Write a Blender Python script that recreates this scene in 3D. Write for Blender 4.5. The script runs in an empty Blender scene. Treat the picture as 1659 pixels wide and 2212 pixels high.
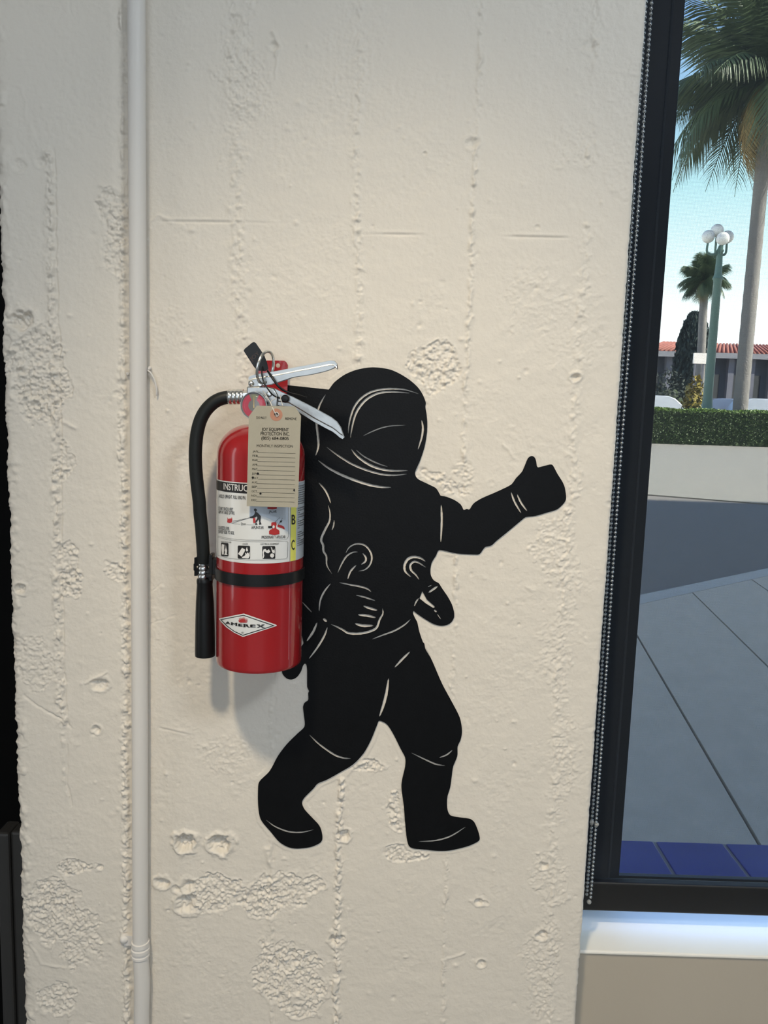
import bpy, bmesh, math, random
import numpy as np
from mathutils import Vector, Matrix
random.seed(7)
SC = bpy.context.scene
COL = SC.collection

# ------------------------------------------------------------------ camera
FPX = 1720.0
PITCH, ROLL = math.radians(7.7), 0.031
CAM = Vector((0.0, -1.05, 1.25))
_r0 = Vector((1, 0, 0)); _fw = Vector((0, math.cos(PITCH), -math.sin(PITCH))); _u0 = Vector((0, math.sin(PITCH), math.cos(PITCH)))
RIGHT = math.cos(ROLL) * _r0 + math.sin(ROLL) * _u0
UP = -math.sin(ROLL) * _r0 + math.cos(ROLL) * _u0
cd = bpy.data.cameras.new('camera'); cam = bpy.data.objects.new('camera', cd); COL.objects.link(cam)
cam.matrix_world = Matrix(((RIGHT.x, UP.x, -_fw.x, CAM.x), (RIGHT.y, UP.y, -_fw.y, CAM.y), (RIGHT.z, UP.z, -_fw.z, CAM.z), (0, 0, 0, 1)))
cd.sensor_fit = 'VERTICAL'; cd.sensor_height = 36.0; cd.lens = FPX / 2212.0 * 36.0
cd.clip_start = 0.02; cd.clip_end = 500
SC.camera = cam

# ------------------------------------------------------------------ view, world, lights
SC.view_settings.view_transform = 'Standard'
SC.view_settings.look = 'None'
SC.view_settings.exposure = 0.0
SC.view_settings.gamma = 1.0
SC.view_settings.use_curve_mapping = False
w = bpy.data.worlds.new('sky'); SC.world = w; w.use_nodes = True
nt = w.node_tree; nt.nodes.clear()
wo = nt.nodes.new('ShaderNodeOutputWorld'); bg = nt.nodes.new('ShaderNodeBackground')
tc = nt.nodes.new('ShaderNodeTexCoord'); sx = nt.nodes.new('ShaderNodeSeparateXYZ'); cr = nt.nodes.new('ShaderNodeValToRGB')
nt.links.new(tc.outputs['Generated'], sx.inputs[0]); nt.links.new(sx.outputs['Z'], cr.inputs[0])
nt.links.new(cr.outputs[0], bg.inputs[0]); nt.links.new(bg.outputs[0], wo.inputs[0])
e = cr.color_ramp.elements
e[0].position = 0.0; e[0].color = (1.50, 1.48, 1.45, 1)
e[1].position = 1.0; e[1].color = (0.12, 0.18, 0.36, 1)
for p, c in ((0.07, (1.10, 1.16, 1.16, 1)), (0.15, (0.62, 0.76, 0.78, 1)), (0.25, (0.36, 0.56, 0.63, 1)), (0.42, (0.15, 0.27, 0.54, 1))):
    q = e.new(p); q.color = c
bg.inputs[1].default_value = 7.6

def lamp(name, kind, loc, target, energy, color, **kw):
    d = bpy.data.lights.new(name, kind); d.energy = energy; d.color = color
    for k, v in kw.items(): setattr(d, k, v)
    o = bpy.data.objects.new(name, d); COL.objects.link(o); o.location = loc
    o.rotation_euler = (Vector(target) - Vector(loc)).to_track_quat('-Z', 'Y').to_euler()
    return o
lamp('sun', 'SUN', (18, -7.5, 18), (0, 0, 0), 40.0, (1.0, 0.93, 0.82), angle=0.01)
# (unseen storeys block, added with the room shell, shades the ground near the window)
# warm ceiling downlight left of the camera (throws the shadow down-right)
lamp('ceiling_downlight', 'SPOT', (-0.36, -1.45, 2.78), (0.17, 0.0, 0.56), 142, (1.0, 0.84, 0.60), spot_size=math.radians(43), spot_blend=1.0, shadow_soft_size=0.085)
# neutral ceiling panel to the right (the fainter, softer shadow to the left)
lamp('ceiling_panel_light', 'AREA', (1.25, -2.05, 2.78), (-0.1, 0, 1.1), 27, (0.88, 0.96, 1.03), shape='RECTANGLE', size=0.42, size_y=0.42)
# added ambient fill behind the camera, then daylight from the side windows
lamp('ambient_fill_front', 'AREA', (-0.2, -4.3, 1.6), (0, 0, 1.15), 37, (0.82, 0.93, 1.06), shape='RECTANGLE', size=3.4, size_y=2.2)
lamp('daylight_left_window', 'AREA', (-2.9, -1.25, 1.4), (0, -0.7, 1.2), 7, (0.92, 0.95, 1.0), shape='RECTANGLE', size=0.42, size_y=2.3)
lamp('daylight_side_window', 'AREA', (3.9, -1.6, 1.35), (0, -0.6, 1.2), 5, (0.92, 0.95, 1.0), shape='RECTANGLE', size=0.14, size_y=2.3)

# ------------------------------------------------------------------ helpers
def ray(px, py):
    return (RIGHT * ((px - 829.5) / FPX) + UP * (-(py - 1106.0) / FPX) + _fw)
def W(px, py, y=0.0):
    d = ray(px, py); t = (y - CAM.y) / d.y
    return CAM + d * t
def G(px, py, z=0.0):
    d = ray(px, py); t = (z - CAM.z) / d.z
    return CAM + d * t

MATS = {}
def mat(name, color, rough=0.5, metal=0.0, spec=0.5, coat=0.0, noise=None, bump=None, emit=None):
    """procedural principled material; noise=(scale, amount) colour variation, bump=(scale, strength, distance)"""
    if name in MATS: return MATS[name]
    m = bpy.data.materials.new(name); m.use_nodes = True
    n = m.node_tree; b = n.nodes['Principled BSDF']
    b.inputs['Base Color'].default_value = (*color, 1); b.inputs['Roughness'].default_value = rough
    b.inputs['Metallic'].default_value = metal; b.inputs['Specular IOR Level'].default_value = spec
    b.inputs['Coat Weight'].default_value = coat; b.inputs['Coat Roughness'].default_value = 0.04
    if noise or bump:
        t = n.nodes.new('ShaderNodeTexCoord')
    if noise:
        no = n.nodes.new('ShaderNodeTexNoise'); no.inputs['Scale'].default_value = noise[0]; no.inputs['Detail'].default_value = 6
        n.links.new(t.outputs['Object'], no.inputs['Vector'])
        mx = n.nodes.new('ShaderNodeMix'); mx.data_type = 'RGBA'
        a = noise[1]
        mx.inputs[6].default_value = (*[c * (1 - a) for c in color], 1); mx.inputs[7].default_value = (*[min(1, c * (1 + a)) for c in color], 1)
        n.links.new(no.outputs['Fac'], mx.inputs[0]); n.links.new(mx.outputs[2], b.inputs['Base Color'])
    if bump:
        no = n.nodes.new('ShaderNodeTexNoise'); no.inputs['Scale'].default_value = bump[0]; no.inputs['Detail'].default_value = 5
        n.links.new(t.outputs['Object'], no.inputs['Vector'])
        bp = n.nodes.new('ShaderNodeBump'); bp.inputs['Strength'].default_value = bump[1]; bp.inputs['Distance'].default_value = bump[2]
        n.links.new(no.outputs['Fac'], bp.inputs['Height']); n.links.new(bp.outputs[0], b.inputs['Normal'])
    MATS[name] = m
    return m

def link(name, me, m=None, parent=None, loc=None, smooth=False):
    """mesh given in world coordinates; loc puts the origin somewhere sensible"""
    o = bpy.data.objects.new(name, me); COL.objects.link(o)
    if m and not me.materials: me.materials.append(m)
    if loc is not None:
        me.transform(Matrix.Translation(-Vector(loc)))
        o.location = loc
    if parent:
        o.parent = parent
        o.location = Vector(o.location) - world_loc(parent)
    if smooth:
        me.polygons.foreach_set('use_smooth', [True] * len(me.polygons))
        if smooth == 'auto':
            me.set_sharp_from_angle(angle=math.radians(35))
    return o
def world_loc(o):
    v = Vector(o.location)
    while o.parent: o = o.parent; v += Vector(o.location)
    return v
def pymesh(verts, faces):
    me = bpy.data.meshes.new('m'); me.from_pydata([tuple(v) for v in verts], [], faces); me.update(); return me
def thing(name, label, cat, loc=(0, 0, 0), group=None):
    o = bpy.data.objects.new(name, None); COL.objects.link(o); o.location = loc; o.empty_display_size = 0.05
    o['label'] = label; o['category'] = cat
    if group: o['group'] = group
    return o
def tag(o, label=None, cat=None, group=None, kind=None):
    if label: o['label'] = label
    if cat: o['category'] = cat
    if group: o['group'] = group
    if kind: o['kind'] = kind
    return o

class MB:
    def __init__(s): s.v = []; s.f = []
    def add(s, vs, fs):
        o = len(s.v); s.v += [tuple(v) for v in vs]; s.f += [tuple(i + o for i in f) for f in fs]; return s
    def box(s, a, b, rot=None, c=None):
        x0, y0, z0 = a; x1, y1, z1 = b
        vs = [Vector((x, y, z)) for x in (x0, x1) for y in (y0, y1) for z in (z0, z1)]
        if rot:
            c = Vector(c) if c is not None else Vector(((x0 + x1) / 2, (y0 + y1) / 2, (z0 + z1) / 2))
            vs = [rot @ (v - c) + c for v in vs]
        return s.add(vs, [(0, 1, 3, 2), (4, 6, 7, 5), (0, 4, 5, 1), (2, 3, 7, 6), (0, 2, 6, 4), (1, 5, 7, 3)])
    def tube(s, pts, rad, n=12, cap=True):
        pts = [Vector(p) for p in pts]
        if not hasattr(rad, '__len__'): rad = [rad] * len(pts)
        t = (pts[1] - pts[0]).normalized()
        a = t.cross(Vector((0, 1, 0)));
        if a.length < 1e-3: a = t.cross(Vector((1, 0, 0)))
        a.normalize(); vs = []; fs = []
        for i, p in enumerate(pts):
            if i == 0: tt = pts[1] - pts[0]
            elif i == len(pts) - 1: tt = pts[-1] - pts[-2]
            else: tt = pts[i + 1] - pts[i - 1]
            tt.normalize(); a = (a - tt * a.dot(tt)).normalized(); b = tt.cross(a)
            for k in range(n):
                an = 2 * math.pi * k / n
                vs.append(p + (a * math.cos(an) + b * math.sin(an)) * rad[i])
        for i in range(len(pts) - 1):
            for k in range(n):
                k2 = (k + 1) % n
                fs.append((i * n + k, i * n + k2, (i + 1) * n + k2, (i + 1) * n + k))
        if cap:
            fs.append(tuple(range(n - 1, -1, -1))); fs.append(tuple((len(pts) - 1) * n + k for k in range(n)))
        return s.add(vs, fs)
    def lathe(s, prof, c, axis='z', n=48, M=None):
        """prof = [(r, h)]; around z through c (or matrix M)"""
        vs = []; fs = []
        for r, h in prof:
            for k in range(n):
                an = 2 * math.pi * k / n
                v = Vector((r * math.cos(an), r * math.sin(an), h))
                if M: v = M @ v
                vs.append(v + Vector(c))
        for i in range(len(prof) - 1):
            for k in range(n):
                k2 = (k + 1) % n
                fs.append((i * n + k, i * n + k2, (i + 1) * n + k2, (i + 1) * n + k))
        if prof[0][0] > 1e-6: fs.append(tuple(range(n - 1, -1, -1)))
        if prof[-1][0] > 1e-6: fs.append(tuple((len(prof) - 1) * n + k for k in range(n)))
        return s.add(vs, fs)
    def ball(s, c, r, seg=8, rings=6):
        prof = [(max(1e-7, r * math.sin(math.pi * i / rings)), -r * math.cos(math.pi * i / rings)) for i in range(rings + 1)]
        return s.lathe(prof, c, n=seg)
    def build(s, name, m, parent=None, loc=None, smooth=False):
        return link(name, pymesh(s.v, s.f), m, parent, loc, smooth)
def bevel(o, wd, seg=2):
    b = o.modifiers.new('bevel', 'BEVEL'); b.width = wd; b.segments = seg; b.limit_method = 'ANGLE'; return o
def crspline(pts, k=6, closed=False, tension=0.5):
    pts = [Vector(p) for p in pts]; n = len(pts); out = []
    rng = range(n if closed else n - 1)
    for i in rng:
        if closed: p0, p1, p2, p3 = pts[(i - 1) % n], pts[i], pts[(i + 1) % n], pts[(i + 2) % n]
        else: p0, p1, p2, p3 = pts[max(i - 1, 0)], pts[i], pts[i + 1], pts[min(i + 2, n - 1)]
        for j in range(k):
            t = j / k
            m1 = (p2 - p0) * tension; m2 = (p3 - p1) * tension
            # keep tangents from overshooting on short neighbours
            L = (p2 - p1).length
            if m1.length > L: m1 = m1 * (L / m1.length)
            if m2.length > L: m2 = m2 * (L / m2.length)
            h = (2 * t**3 - 3 * t**2 + 1) * p1 + (t**3 - 2 * t**2 + t) * m1 + (-2 * t**3 + 3 * t**2) * p2 + (t**3 - t**2) * m2
            out.append(h)
    if not closed: out.append(pts[-1])
    return out
def flat_shape(loops, extrude=0.0):
    """filled 2D shape with holes, loops = lists of (x, y); returns mesh in XY, thickness 2*extrude"""
    cu = bpy.data.curves.new('c', 'CURVE'); cu.dimensions = '2D'; cu.fill_mode = 'BOTH'; cu.extrude = extrude
    for lp in loops:
        sp = cu.splines.new('POLY'); sp.points.add(len(lp) - 1)
        for i, p in enumerate(lp): sp.points[i].co = (p[0], p[1], 0, 1)
        sp.use_cyclic_u = True
    o = bpy.data.objects.new('tmp', cu)
    me = bpy.data.meshes.new_from_object(o); bpy.data.objects.remove(o); bpy.data.curves.remove(cu)
    return me
def text_mesh(s, bold=0.0):
    if bold:
        m0 = text_mesh(s); bm = bmesh.new()
        for dx, dy in ((-bold, 0), (bold, 0), (0, bold * .6), (0, -bold * .6)):
            m0.transform(Matrix.Translation((dx, dy, 0))); bm.from_mesh(m0); m0.transform(Matrix.Translation((-dx, -dy, 0)))
        bm.to_mesh(m0); bm.free(); return m0
    cu = bpy.data.curves.new('t', 'FONT'); cu.body = s; cu.size = 1.0; cu.offset = bold; cu.resolution_u = 3
    o = bpy.data.objects.new('tmp', cu)
    me = bpy.data.meshes.new_from_object(o); bpy.data.objects.remove(o); bpy.data.curves.remove(cu)
    return me
# crops of the photograph used for reading positions: origin and scale
CR = {1: (390, 720, 4.366), 2: (390, 1080, 4.366), 3: (620, 760, 4.879), 4: (640, 1080, 4.608), 5: (900, 960, 4.608), 6: (530, 1400, 3.130),
      7: (460, 1080, 8.295), 8: (460, 1300, 8.295), 9: (500, 730, 10.369), 0: (0, 0, 1.0)}
def Q(c, x, y): o = CR[c]; return (o[0] + x / o[2], o[1] + y / o[2])

# ------------------------------------------------------------------ materials
def wall_paint(name, color, fine=1.0):
    m = mat(name, color, 0.46, spec=0.35)
    n = m.node_tree; b = n.nodes['Principled BSDF']; t = n.nodes.new('ShaderNodeTexCoord')
    acc = None
    for sc, st in ((900, 0.00007 * fine), (260, 0.00036 * fine), (60, 0.0005 * fine)):
        no = n.nodes.new('ShaderNodeTexNoise'); no.inputs['Scale'].default_value = sc; no.inputs['Detail'].default_value = 3
        n.links.new(t.outputs['Object'], no.inputs['Vector'])
        bp = n.nodes.new('ShaderNodeBump'); bp.inputs['Strength'].default_value = 1.0; bp.inputs['Distance'].default_value = st
        n.links.new(no.outputs['Fac'], bp.inputs['Height'])
        if acc: n.links.new(acc.outputs[0], bp.inputs['Normal'])
        acc = bp
    n.links.new(acc.outputs[0], b.inputs['Normal'])
    return m
CREAM = wall_paint('cream_wall_paint', (0.74, 0.685, 0.60))
PANELP = wall_paint('taupe_panel_paint', (0.47, 0.42, 0.345), 0.25)
ROOMW = mat('room_white', (0.66, 0.64, 0.60), 0.7, noise=(3, .03))
PIPEP = wall_paint('pipe_paint', (0.72, 0.69, 0.65), 0.35)
BLACKM = mat('black_powder_coat', (0.012, 0.014, 0.018), 0.45, bump=(300, .2, .0005))
FRAMEM = mat('black_window_metal', (0.008, 0.010, 0.013), 0.35, bump=(200, .1, .0004))
CHROME = mat('nickel_plated_steel', (0.72, 0.72, 0.70), 0.22, 1.0, bump=(120, .12, .0006))
ALU = mat('zinc_plated_steel', (0.46, 0.465, 0.45), 0.33, 1.0, noise=(60, .15), bump=(70, .35, .0016))
REDP = mat('red_enamel', (0.31, 0.010, 0.013), 0.22, 0.0, 0.5, 0.6, noise=(9, .06), bump=(60, .05, .001))
RUBBER = mat('black_rubber', (0.009, 0.011, 0.011), 0.5, spec=.28, bump=(900, .25, .0003))
BLKPL = mat('black_plastic', (0.008, 0.009, 0.010), 0.32, spec=.3, bump=(250, .1, .0003))
LABELW = mat('white_label_film', (0.70, 0.71, 0.70), 0.25, coat=0.3, noise=(12, .02))
LABELG = mat('pale_grey_label_film', (0.50, 0.54, 0.58), 0.25, coat=0.3, noise=(12, .02))
LABELB = mat('pale_blue_print', (0.50, 0.55, 0.61), 0.3, noise=(12, .05))
INK = mat('black_ink', (0.015, 0.014, 0.014), 0.4, noise=(50, .2))
INKW = mat('white_ink', (0.72, 0.71, 0.69), 0.4, noise=(50, .05))
INKR = mat('red_ink', (0.42, 0.03, 0.03), 0.4, noise=(50, .1))
INKY = mat('yellow_ink', (0.72, 0.70, 0.13), 0.35, noise=(50, .05))
INKG = mat('grey_ink', (0.10, 0.10, 0.10), 0.5, noise=(50, .1))
MANILA = mat('manila_card', (0.36, 0.335, 0.265), 0.75, noise=(180, .05), bump=(700, .15, .0003))
EYELET = mat('reinforced_paper_ring', (0.42, 0.20, 0.13), 0.7, noise=(200, .08))

# outline of the astronaut sticker: (close-up crop, x, y)
OUTLINE = [(0, 612, 833), (3, 10, 352), (3, 436, 397), (3, 445, 392), (3, 500, 320), (3, 600, 245), (3, 700, 200), (3, 800, 174), (3, 900, 163), (3, 1000, 170), (3, 1100, 191), (3, 1200, 237), (3, 1300, 302), (3, 1380, 375), (3, 1430, 450), (3, 1463, 535),
 (3, 1458, 580), (3, 1470, 650), (3, 1478, 740), (3, 1475, 850), (3, 1450, 1000), (3, 1405, 1140), (3, 1358, 1245), (3, 1350, 1290), (3, 1380, 1340), (3, 1500, 1400), (3, 1570, 1437), (3, 1610, 1500),
 (5, 240, 510), (5, 300, 522), (5, 380, 555), (5, 440, 600), (5, 467, 650), (5, 480, 650), (5, 500, 642), (5, 520, 648), (5, 532, 640), (5, 570, 585), (5, 650, 535), (5, 800, 470), (5, 940, 400), (5, 990, 335), (5, 1050, 270), (5, 1085, 190), (5, 1110, 135), (5, 1145, 115), (5, 1175, 130), (5, 1190, 170), (5, 1197, 215), (5, 1212, 228),
 (5, 1325, 200), (5, 1355, 207), (5, 1400, 290), (5, 1450, 370), (5, 1475, 430), (5, 1488, 530), (5, 1470, 580), (5, 1400, 645), (5, 1290, 680), (5, 1180, 712), (5, 1090, 722), (5, 1050, 750), (5, 900, 875), (5, 800, 955), (5, 745, 1005), (5, 685, 1020), (5, 655, 1055), (5, 630, 1088), (5, 600, 1096), (5, 400, 1085), (5, 228, 1050),
 (4, 1390, 555), (4, 1350, 620), (4, 1335, 690), (4, 1340, 750), (4, 1370, 800), (4, 1420, 830), (4, 1445, 870), (4, 1500, 950), (4, 1545, 1030), (4, 1570, 1110), (4, 1570, 1170), (4, 1540, 1220), (4, 1500, 1243), (4, 1440, 1252), (4, 1370, 1235), (4, 1280, 1185), (4, 1200, 1130), (4, 1168, 1105), (4, 1163, 1130), (4, 1180, 1170), (4, 1205, 1220), (4, 1225, 1310), (4, 1260, 1412), (4, 1275, 1430), (4, 1285, 1480), (4, 1330, 1560),
 (6, 1220, 0), (6, 1265, 90), (6, 1330, 240), (6, 1400, 370), (6, 1450, 470), (6, 1465, 560), (6, 1455, 620), (6, 1435, 665), (6, 1433, 730), (6, 1405, 800), (6, 1395, 870), (6, 1385, 940), (6, 1365, 1010), (6, 1365, 1080), (6, 1385, 1130), (6, 1450, 1145), (6, 1520, 1155), (6, 1550, 1180), (6, 1575, 1240), (6, 1585, 1290), (6, 1565, 1312), (6, 1500, 1340), (6, 1380, 1368), (6, 1290, 1370), (6, 1220, 1362), (6, 1140, 1355), (6, 1105, 1335), (6, 1090, 1280), (6, 1080, 1180), (6, 1070, 1060), (6, 1055, 940), (6, 1062, 880), (6, 1080, 800), (6, 1080, 740), (6, 1050, 680), (6, 1000, 580), (6, 960, 518), (6, 925, 496), (6, 903, 492),
 (6, 890, 520), (6, 850, 620), (6, 800, 710), (6, 730, 785), (6, 640, 840), (6, 550, 890), (6, 490, 915), (6, 460, 950), (6, 400, 1010), (6, 383, 1045), (6, 400, 1090), (6, 450, 1145), (6, 500, 1200), (6, 518, 1250), (6, 520, 1295), (6, 500, 1320), (6, 440, 1345), (6, 350, 1355), (6, 290, 1345), (6, 230, 1310), (6, 170, 1240), (6, 105, 1160), (6, 88, 1080), (6, 85, 1000), (6, 88, 920), (6, 105, 890), (6, 165, 830), (6, 220, 730), (6, 280, 650), (6, 350, 580), (6, 400, 530), (6, 397, 460), (6, 390, 400), (6, 400, 370), (6, 425, 350), (6, 425, 305), (6, 430, 290), (6, 418, 260), (6, 418, 150), (6, 412, 110), (6, 400, 106), (6, 390, 120), (6, 375, 160), (6, 350, 195), (6, 315, 212), (6, 280, 205), (6, 250, 170), (0, 605, 1420), (0, 612, 1300), (0, 614, 1000)]

# ------------------------------------------------------------------ the rough board-formed concrete pier (real relief)
_rng = np.random.RandomState(11)
_T = _rng.rand(512, 512).astype(np.float32)
def vnoise(x, z, s, seed):
    x = x * s + seed * 17.3; z = z * s + seed * 31.7
    xi = np.floor(x).astype(int); zi = np.floor(z).astype(int); fx = x - xi; fz = z - zi
    fx = fx * fx * (3 - 2 * fx); fz = fz * fz * (3 - 2 * fz)
    a = _T[xi & 511, zi & 511]; b = _T[(xi + 1) & 511, zi & 511]; c = _T[xi & 511, (zi + 1) & 511]; d = _T[(xi + 1) & 511, (zi + 1) & 511]
    return (a * (1 - fx) + b * fx) * (1 - fz) + (c * (1 - fx) + d * fx) * fz - 0.5
def fbm(x, z, s, o, seed):
    r = 0; a = 1.0; t = 0
    for i in range(o): r = r + a * vnoise(x, z, s * 2**i, seed + i * 7); t += a; a *= 0.55
    return r / t * 2      # about -1..1
XL = sum(W(px, py).x for px, py in ((3, 700), (23, 1400), (52, 2180))) / 3
XR = sum(W(px, py).x for px, py in ((1393, 10), (1335, 900), (1302, 1400), (1263, 1960))) / 4
Z0, Z1, ZC = 0.0, 2.85, 2.85
ZF0, ZF1 = W(830, 2250).z - 0.12, W(830, -40).z + 0.12
st = 0.00125
xs = np.linspace(XL, XR, int((XR - XL) / st) + 1)
zs = np.concatenate([np.linspace(Z0, ZF0, 12)[:-1], np.linspace(ZF0, ZF1, int((ZF1 - ZF0) / st) + 1), np.linspace(ZF1, Z1, 14)[1:]])
X, Z = np.meshgrid(xs, zs)
H = np.zeros_like(X)
sm = lambda t: np.clip(t, 0, 1)**2 * (3 - 2 * np.clip(t, 0, 1))
H += fbm(X, Z, 6, 3, 1) * 0.0010 + fbm(X, Z, 35, 3, 2) * 0.00035
orange = fbm(X, Z, 150, 3, 3)
H += orange * 0.00024
blot = sm((fbm(X, Z, 16, 3, 4) - 0.05) * 3)                 # sandy areas
H += blot * fbm(X, Z, 220, 3, 5) * 0.00035
def wp(px, py): v = W(px, py); return v.x, v.z
def seam(pts, width, amp, seed, knob=1.0, groove=0.0, gap=0.0):
    """knobbly ridge of mortar following a board joint"""
    p = sorted([wp(*q) for q in pts], key=lambda t: t[1])
    zz = np.array([q[1] for q in p]); xx = np.array([q[0] for q in p])
    i0, i1 = np.searchsorted(xs, [xx.min() - .05, xx.max() + .05]); S_ = (slice(None), slice(i0, i1)); X_, Z_ = X[S_], Z[S_]
    cx = np.interp(Z_, zz, xx) + fbm(X_ * 0, Z_, 30, 3, seed) * 0.004
    d = X_ - cx
    inz = sm((Z_ - zz[0]) / 0.01 + 1) * sm((zz[-1] - Z_) / 0.01 + 1)
    on = sm((fbm(X_ * 0, Z_, 14, 2, seed + 3) + 1 - gap) * 3)
    k = np.clip(fbm(X_ * 1.2, Z_ * .9, 160, 3, seed + 5) + 0.12, 0, 1) * 2.2
    k2 = np.clip(fbm(X_, Z_, 230, 2, seed + 6), -1, 1) * .5
    H[S_] += inz * on * np.exp(-(d / width)**2) * amp * 1.25 * (0.15 + knob * (k + k2))
    if groove: H[S_] -= inz * np.exp(-((d - width * 0.9) / 0.0016)**2) * groove
def hseam(y0, x0, y1, x1, amp, seed):
    global H
    a = wp(x0, y0); b = wp(x1, y1)
    cz = np.interp(X, [a[0], b[0]], [a[1], b[1]]); on = sm((X - a[0]) / .02) * sm((b[0] - X) / .02) * sm(fbm(X, Z * 0, 12, 2, seed) * 2 + .6)
    H -= on * np.exp(-((Z - cz) / 0.0013)**2) * amp
    H += on * np.exp(-((Z - cz - .003) / 0.002)**2) * amp * .6
def win_(c, rx, ry):
    i0, i1 = np.searchsorted(xs, [c[0] - rx, c[0] + rx]); k0_, k1_ = np.searchsorted(zs, [c[1] - ry, c[1] + ry])
    return slice(k0_, k1_), slice(i0, i1)
def patch(cx, cy, rx, ry, amp, seed, depth=0.0, sc=300, rot=0.0):
    """irregular rough area where the skin has come off"""
    c = wp(cx, cy); rx *= 0.00061; ry *= 0.00063
    s_ = win_(c, rx * 1.6, ry * 1.6); x, z = X[s_], Z[s_]
    if x.size == 0: return
    u = (x - c[0]) / rx; v = (z - c[1]) / ry
    r = np.sqrt(u * u + v * v) + fbm(x, z, 34, 5, seed) * 0.85
    str_ = np.clip((amp - .0008) / .0008, 0, 1); m_ = sm((1.0 - r) * (2.5 + 8 * str_) + (.3 if amp < .0012 else 0))
    n1 = fbm(x, z, sc * 1.2, 4, seed + 1); n2 = np.clip(fbm(x, z, sc * .75, 2, seed + 2) + .05, 0, 1); n3 = 1 - np.abs(fbm(x, z, sc * .35, 3, seed + 3)) * 2
    edge = np.exp(-((r - 1.0) / .06)**2) * str_ * sm(fbm(x, z, 30, 2, seed + 8) * 2 + .5)
    H[s_] += m_ * (n1 * amp * .9 + n2 * amp * 1.5 + n3 * amp * .3 - (depth * 1.3 + amp * .3) * str_) * (.55 + .45 * str_) + edge * amp * .35
def pit(cx, cy, r, depth, seed, lip=0.22):
    c = wp(cx, cy); rr = r * 0.00061
    s_ = win_(c, rr * 4, rr * 4); x, z = X[s_], Z[s_]
    if x.size == 0: return
    d = np.hypot(x - c[0], (z - c[1]) * 1.15) / rr + fbm(x, z, 95, 4, seed) * 0.75
    H[s_] += -depth * sm((1.25 - d) * 1.3) * (.8 + .5 * fbm(x, z, 260, 3, seed)) + depth * lip * np.exp(-((d - 1.4) / .3)**2)
def line(pts, amp, width, seed):
    """crack (amp<0) or raised trowel ridge (amp>0) along a polyline"""
    global H
    p = [wp(*q) for q in pts]
    ax_ = [q[0] for q in p]; az_ = [q[1] for q in p]
    i0, i1 = np.searchsorted(xs, [min(ax_) - .02, max(ax_) + .02]); k0_, k1_ = np.searchsorted(zs, [min(az_) - .02, max(az_) + .02])
    s_ = (slice(k0_, k1_), slice(i0, i1)); x, z = X[s_], Z[s_]
    if x.size == 0: return
    D = np.full_like(x, 9.0)
    Xw = x + fbm(x, z, 70, 3, seed) * 0.003; Zw = z + fbm(x, z, 70, 3, seed + 9) * 0.003
    for a, b in zip(p[:-1], p[1:]):
        bx, bz = b[0] - a[0], b[1] - a[1]; L = bx * bx + bz * bz
        t = np.clip(((Xw - a[0]) * bx + (Zw - a[1]) * bz) / L, 0, 1)
        D = np.minimum(D, np.hypot(Xw - a[0] - t * bx, Zw - a[1] - t * bz))
    H[s_] += amp * np.exp(-(D / width)**2) * (0.7 + 0.5 * fbm(x, z, 90, 2, seed + 4))
# board joints, top to bottom of the photo
seam([(500, -80), (508, 300), (520, 700), (528, 820)], .009, .0008, 21, 1.0)
seam([(590, 1440), (588, 1640), (586, 2000), (590, 2300)], .0035, .0009, 22, .7, groove=.0005)
seam([(776, -80), (772, 400), (775, 750), (770, 800)], .006, .0009, 23, 1.0, gap=.1)
seam([(740, 1640), (733, 1800), (728, 2100), (722, 2320)], .0042, .0024, 24, 1.3)
seam([(1043, -80), (1025, 400), (1010, 760), (1000, 1000)], .0035, .0011, 25, 1.0)
seam([(985, 1190), (980, 1400), (968, 1700), (955, 2300)], .0032, .0010, 26, .9, gap=.15)
seam([(1290, -80), (1268, 500), (1240, 900), (1210, 1300), (1190, 1900), (1180, 2300)], .008, .0007, 27, .9, gap=.3)
seam([(106, 330), (112, 560), (118, 760), (120, 1000), (126, 1300), (132, 1500), (138, 1560)], .0065, .0016, 28, 1.1, groove=.0014)
seam([(138, 1560), (150, 1800), (150, 1990), (155, 2300)], .003, .0008, 29, .8, gap=.4)
seam([(268, -80), (270, 400), (266, 900), (272, 1500), (276, 2300)], .0055, .0018, 30, 1.2)
seam([(172, 380), (178, 1000), (182, 1600)], .0012, .0003, 31, .3)
hseam(478, 330, 482, 640, .0009, 41); hseam(505, 780, 514, 1240, .0007, 42); hseam(1570, 330, 1590, 420, .0005, 43); hseam(1270, 190, 1262, 250, .0006, 44)
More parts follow.
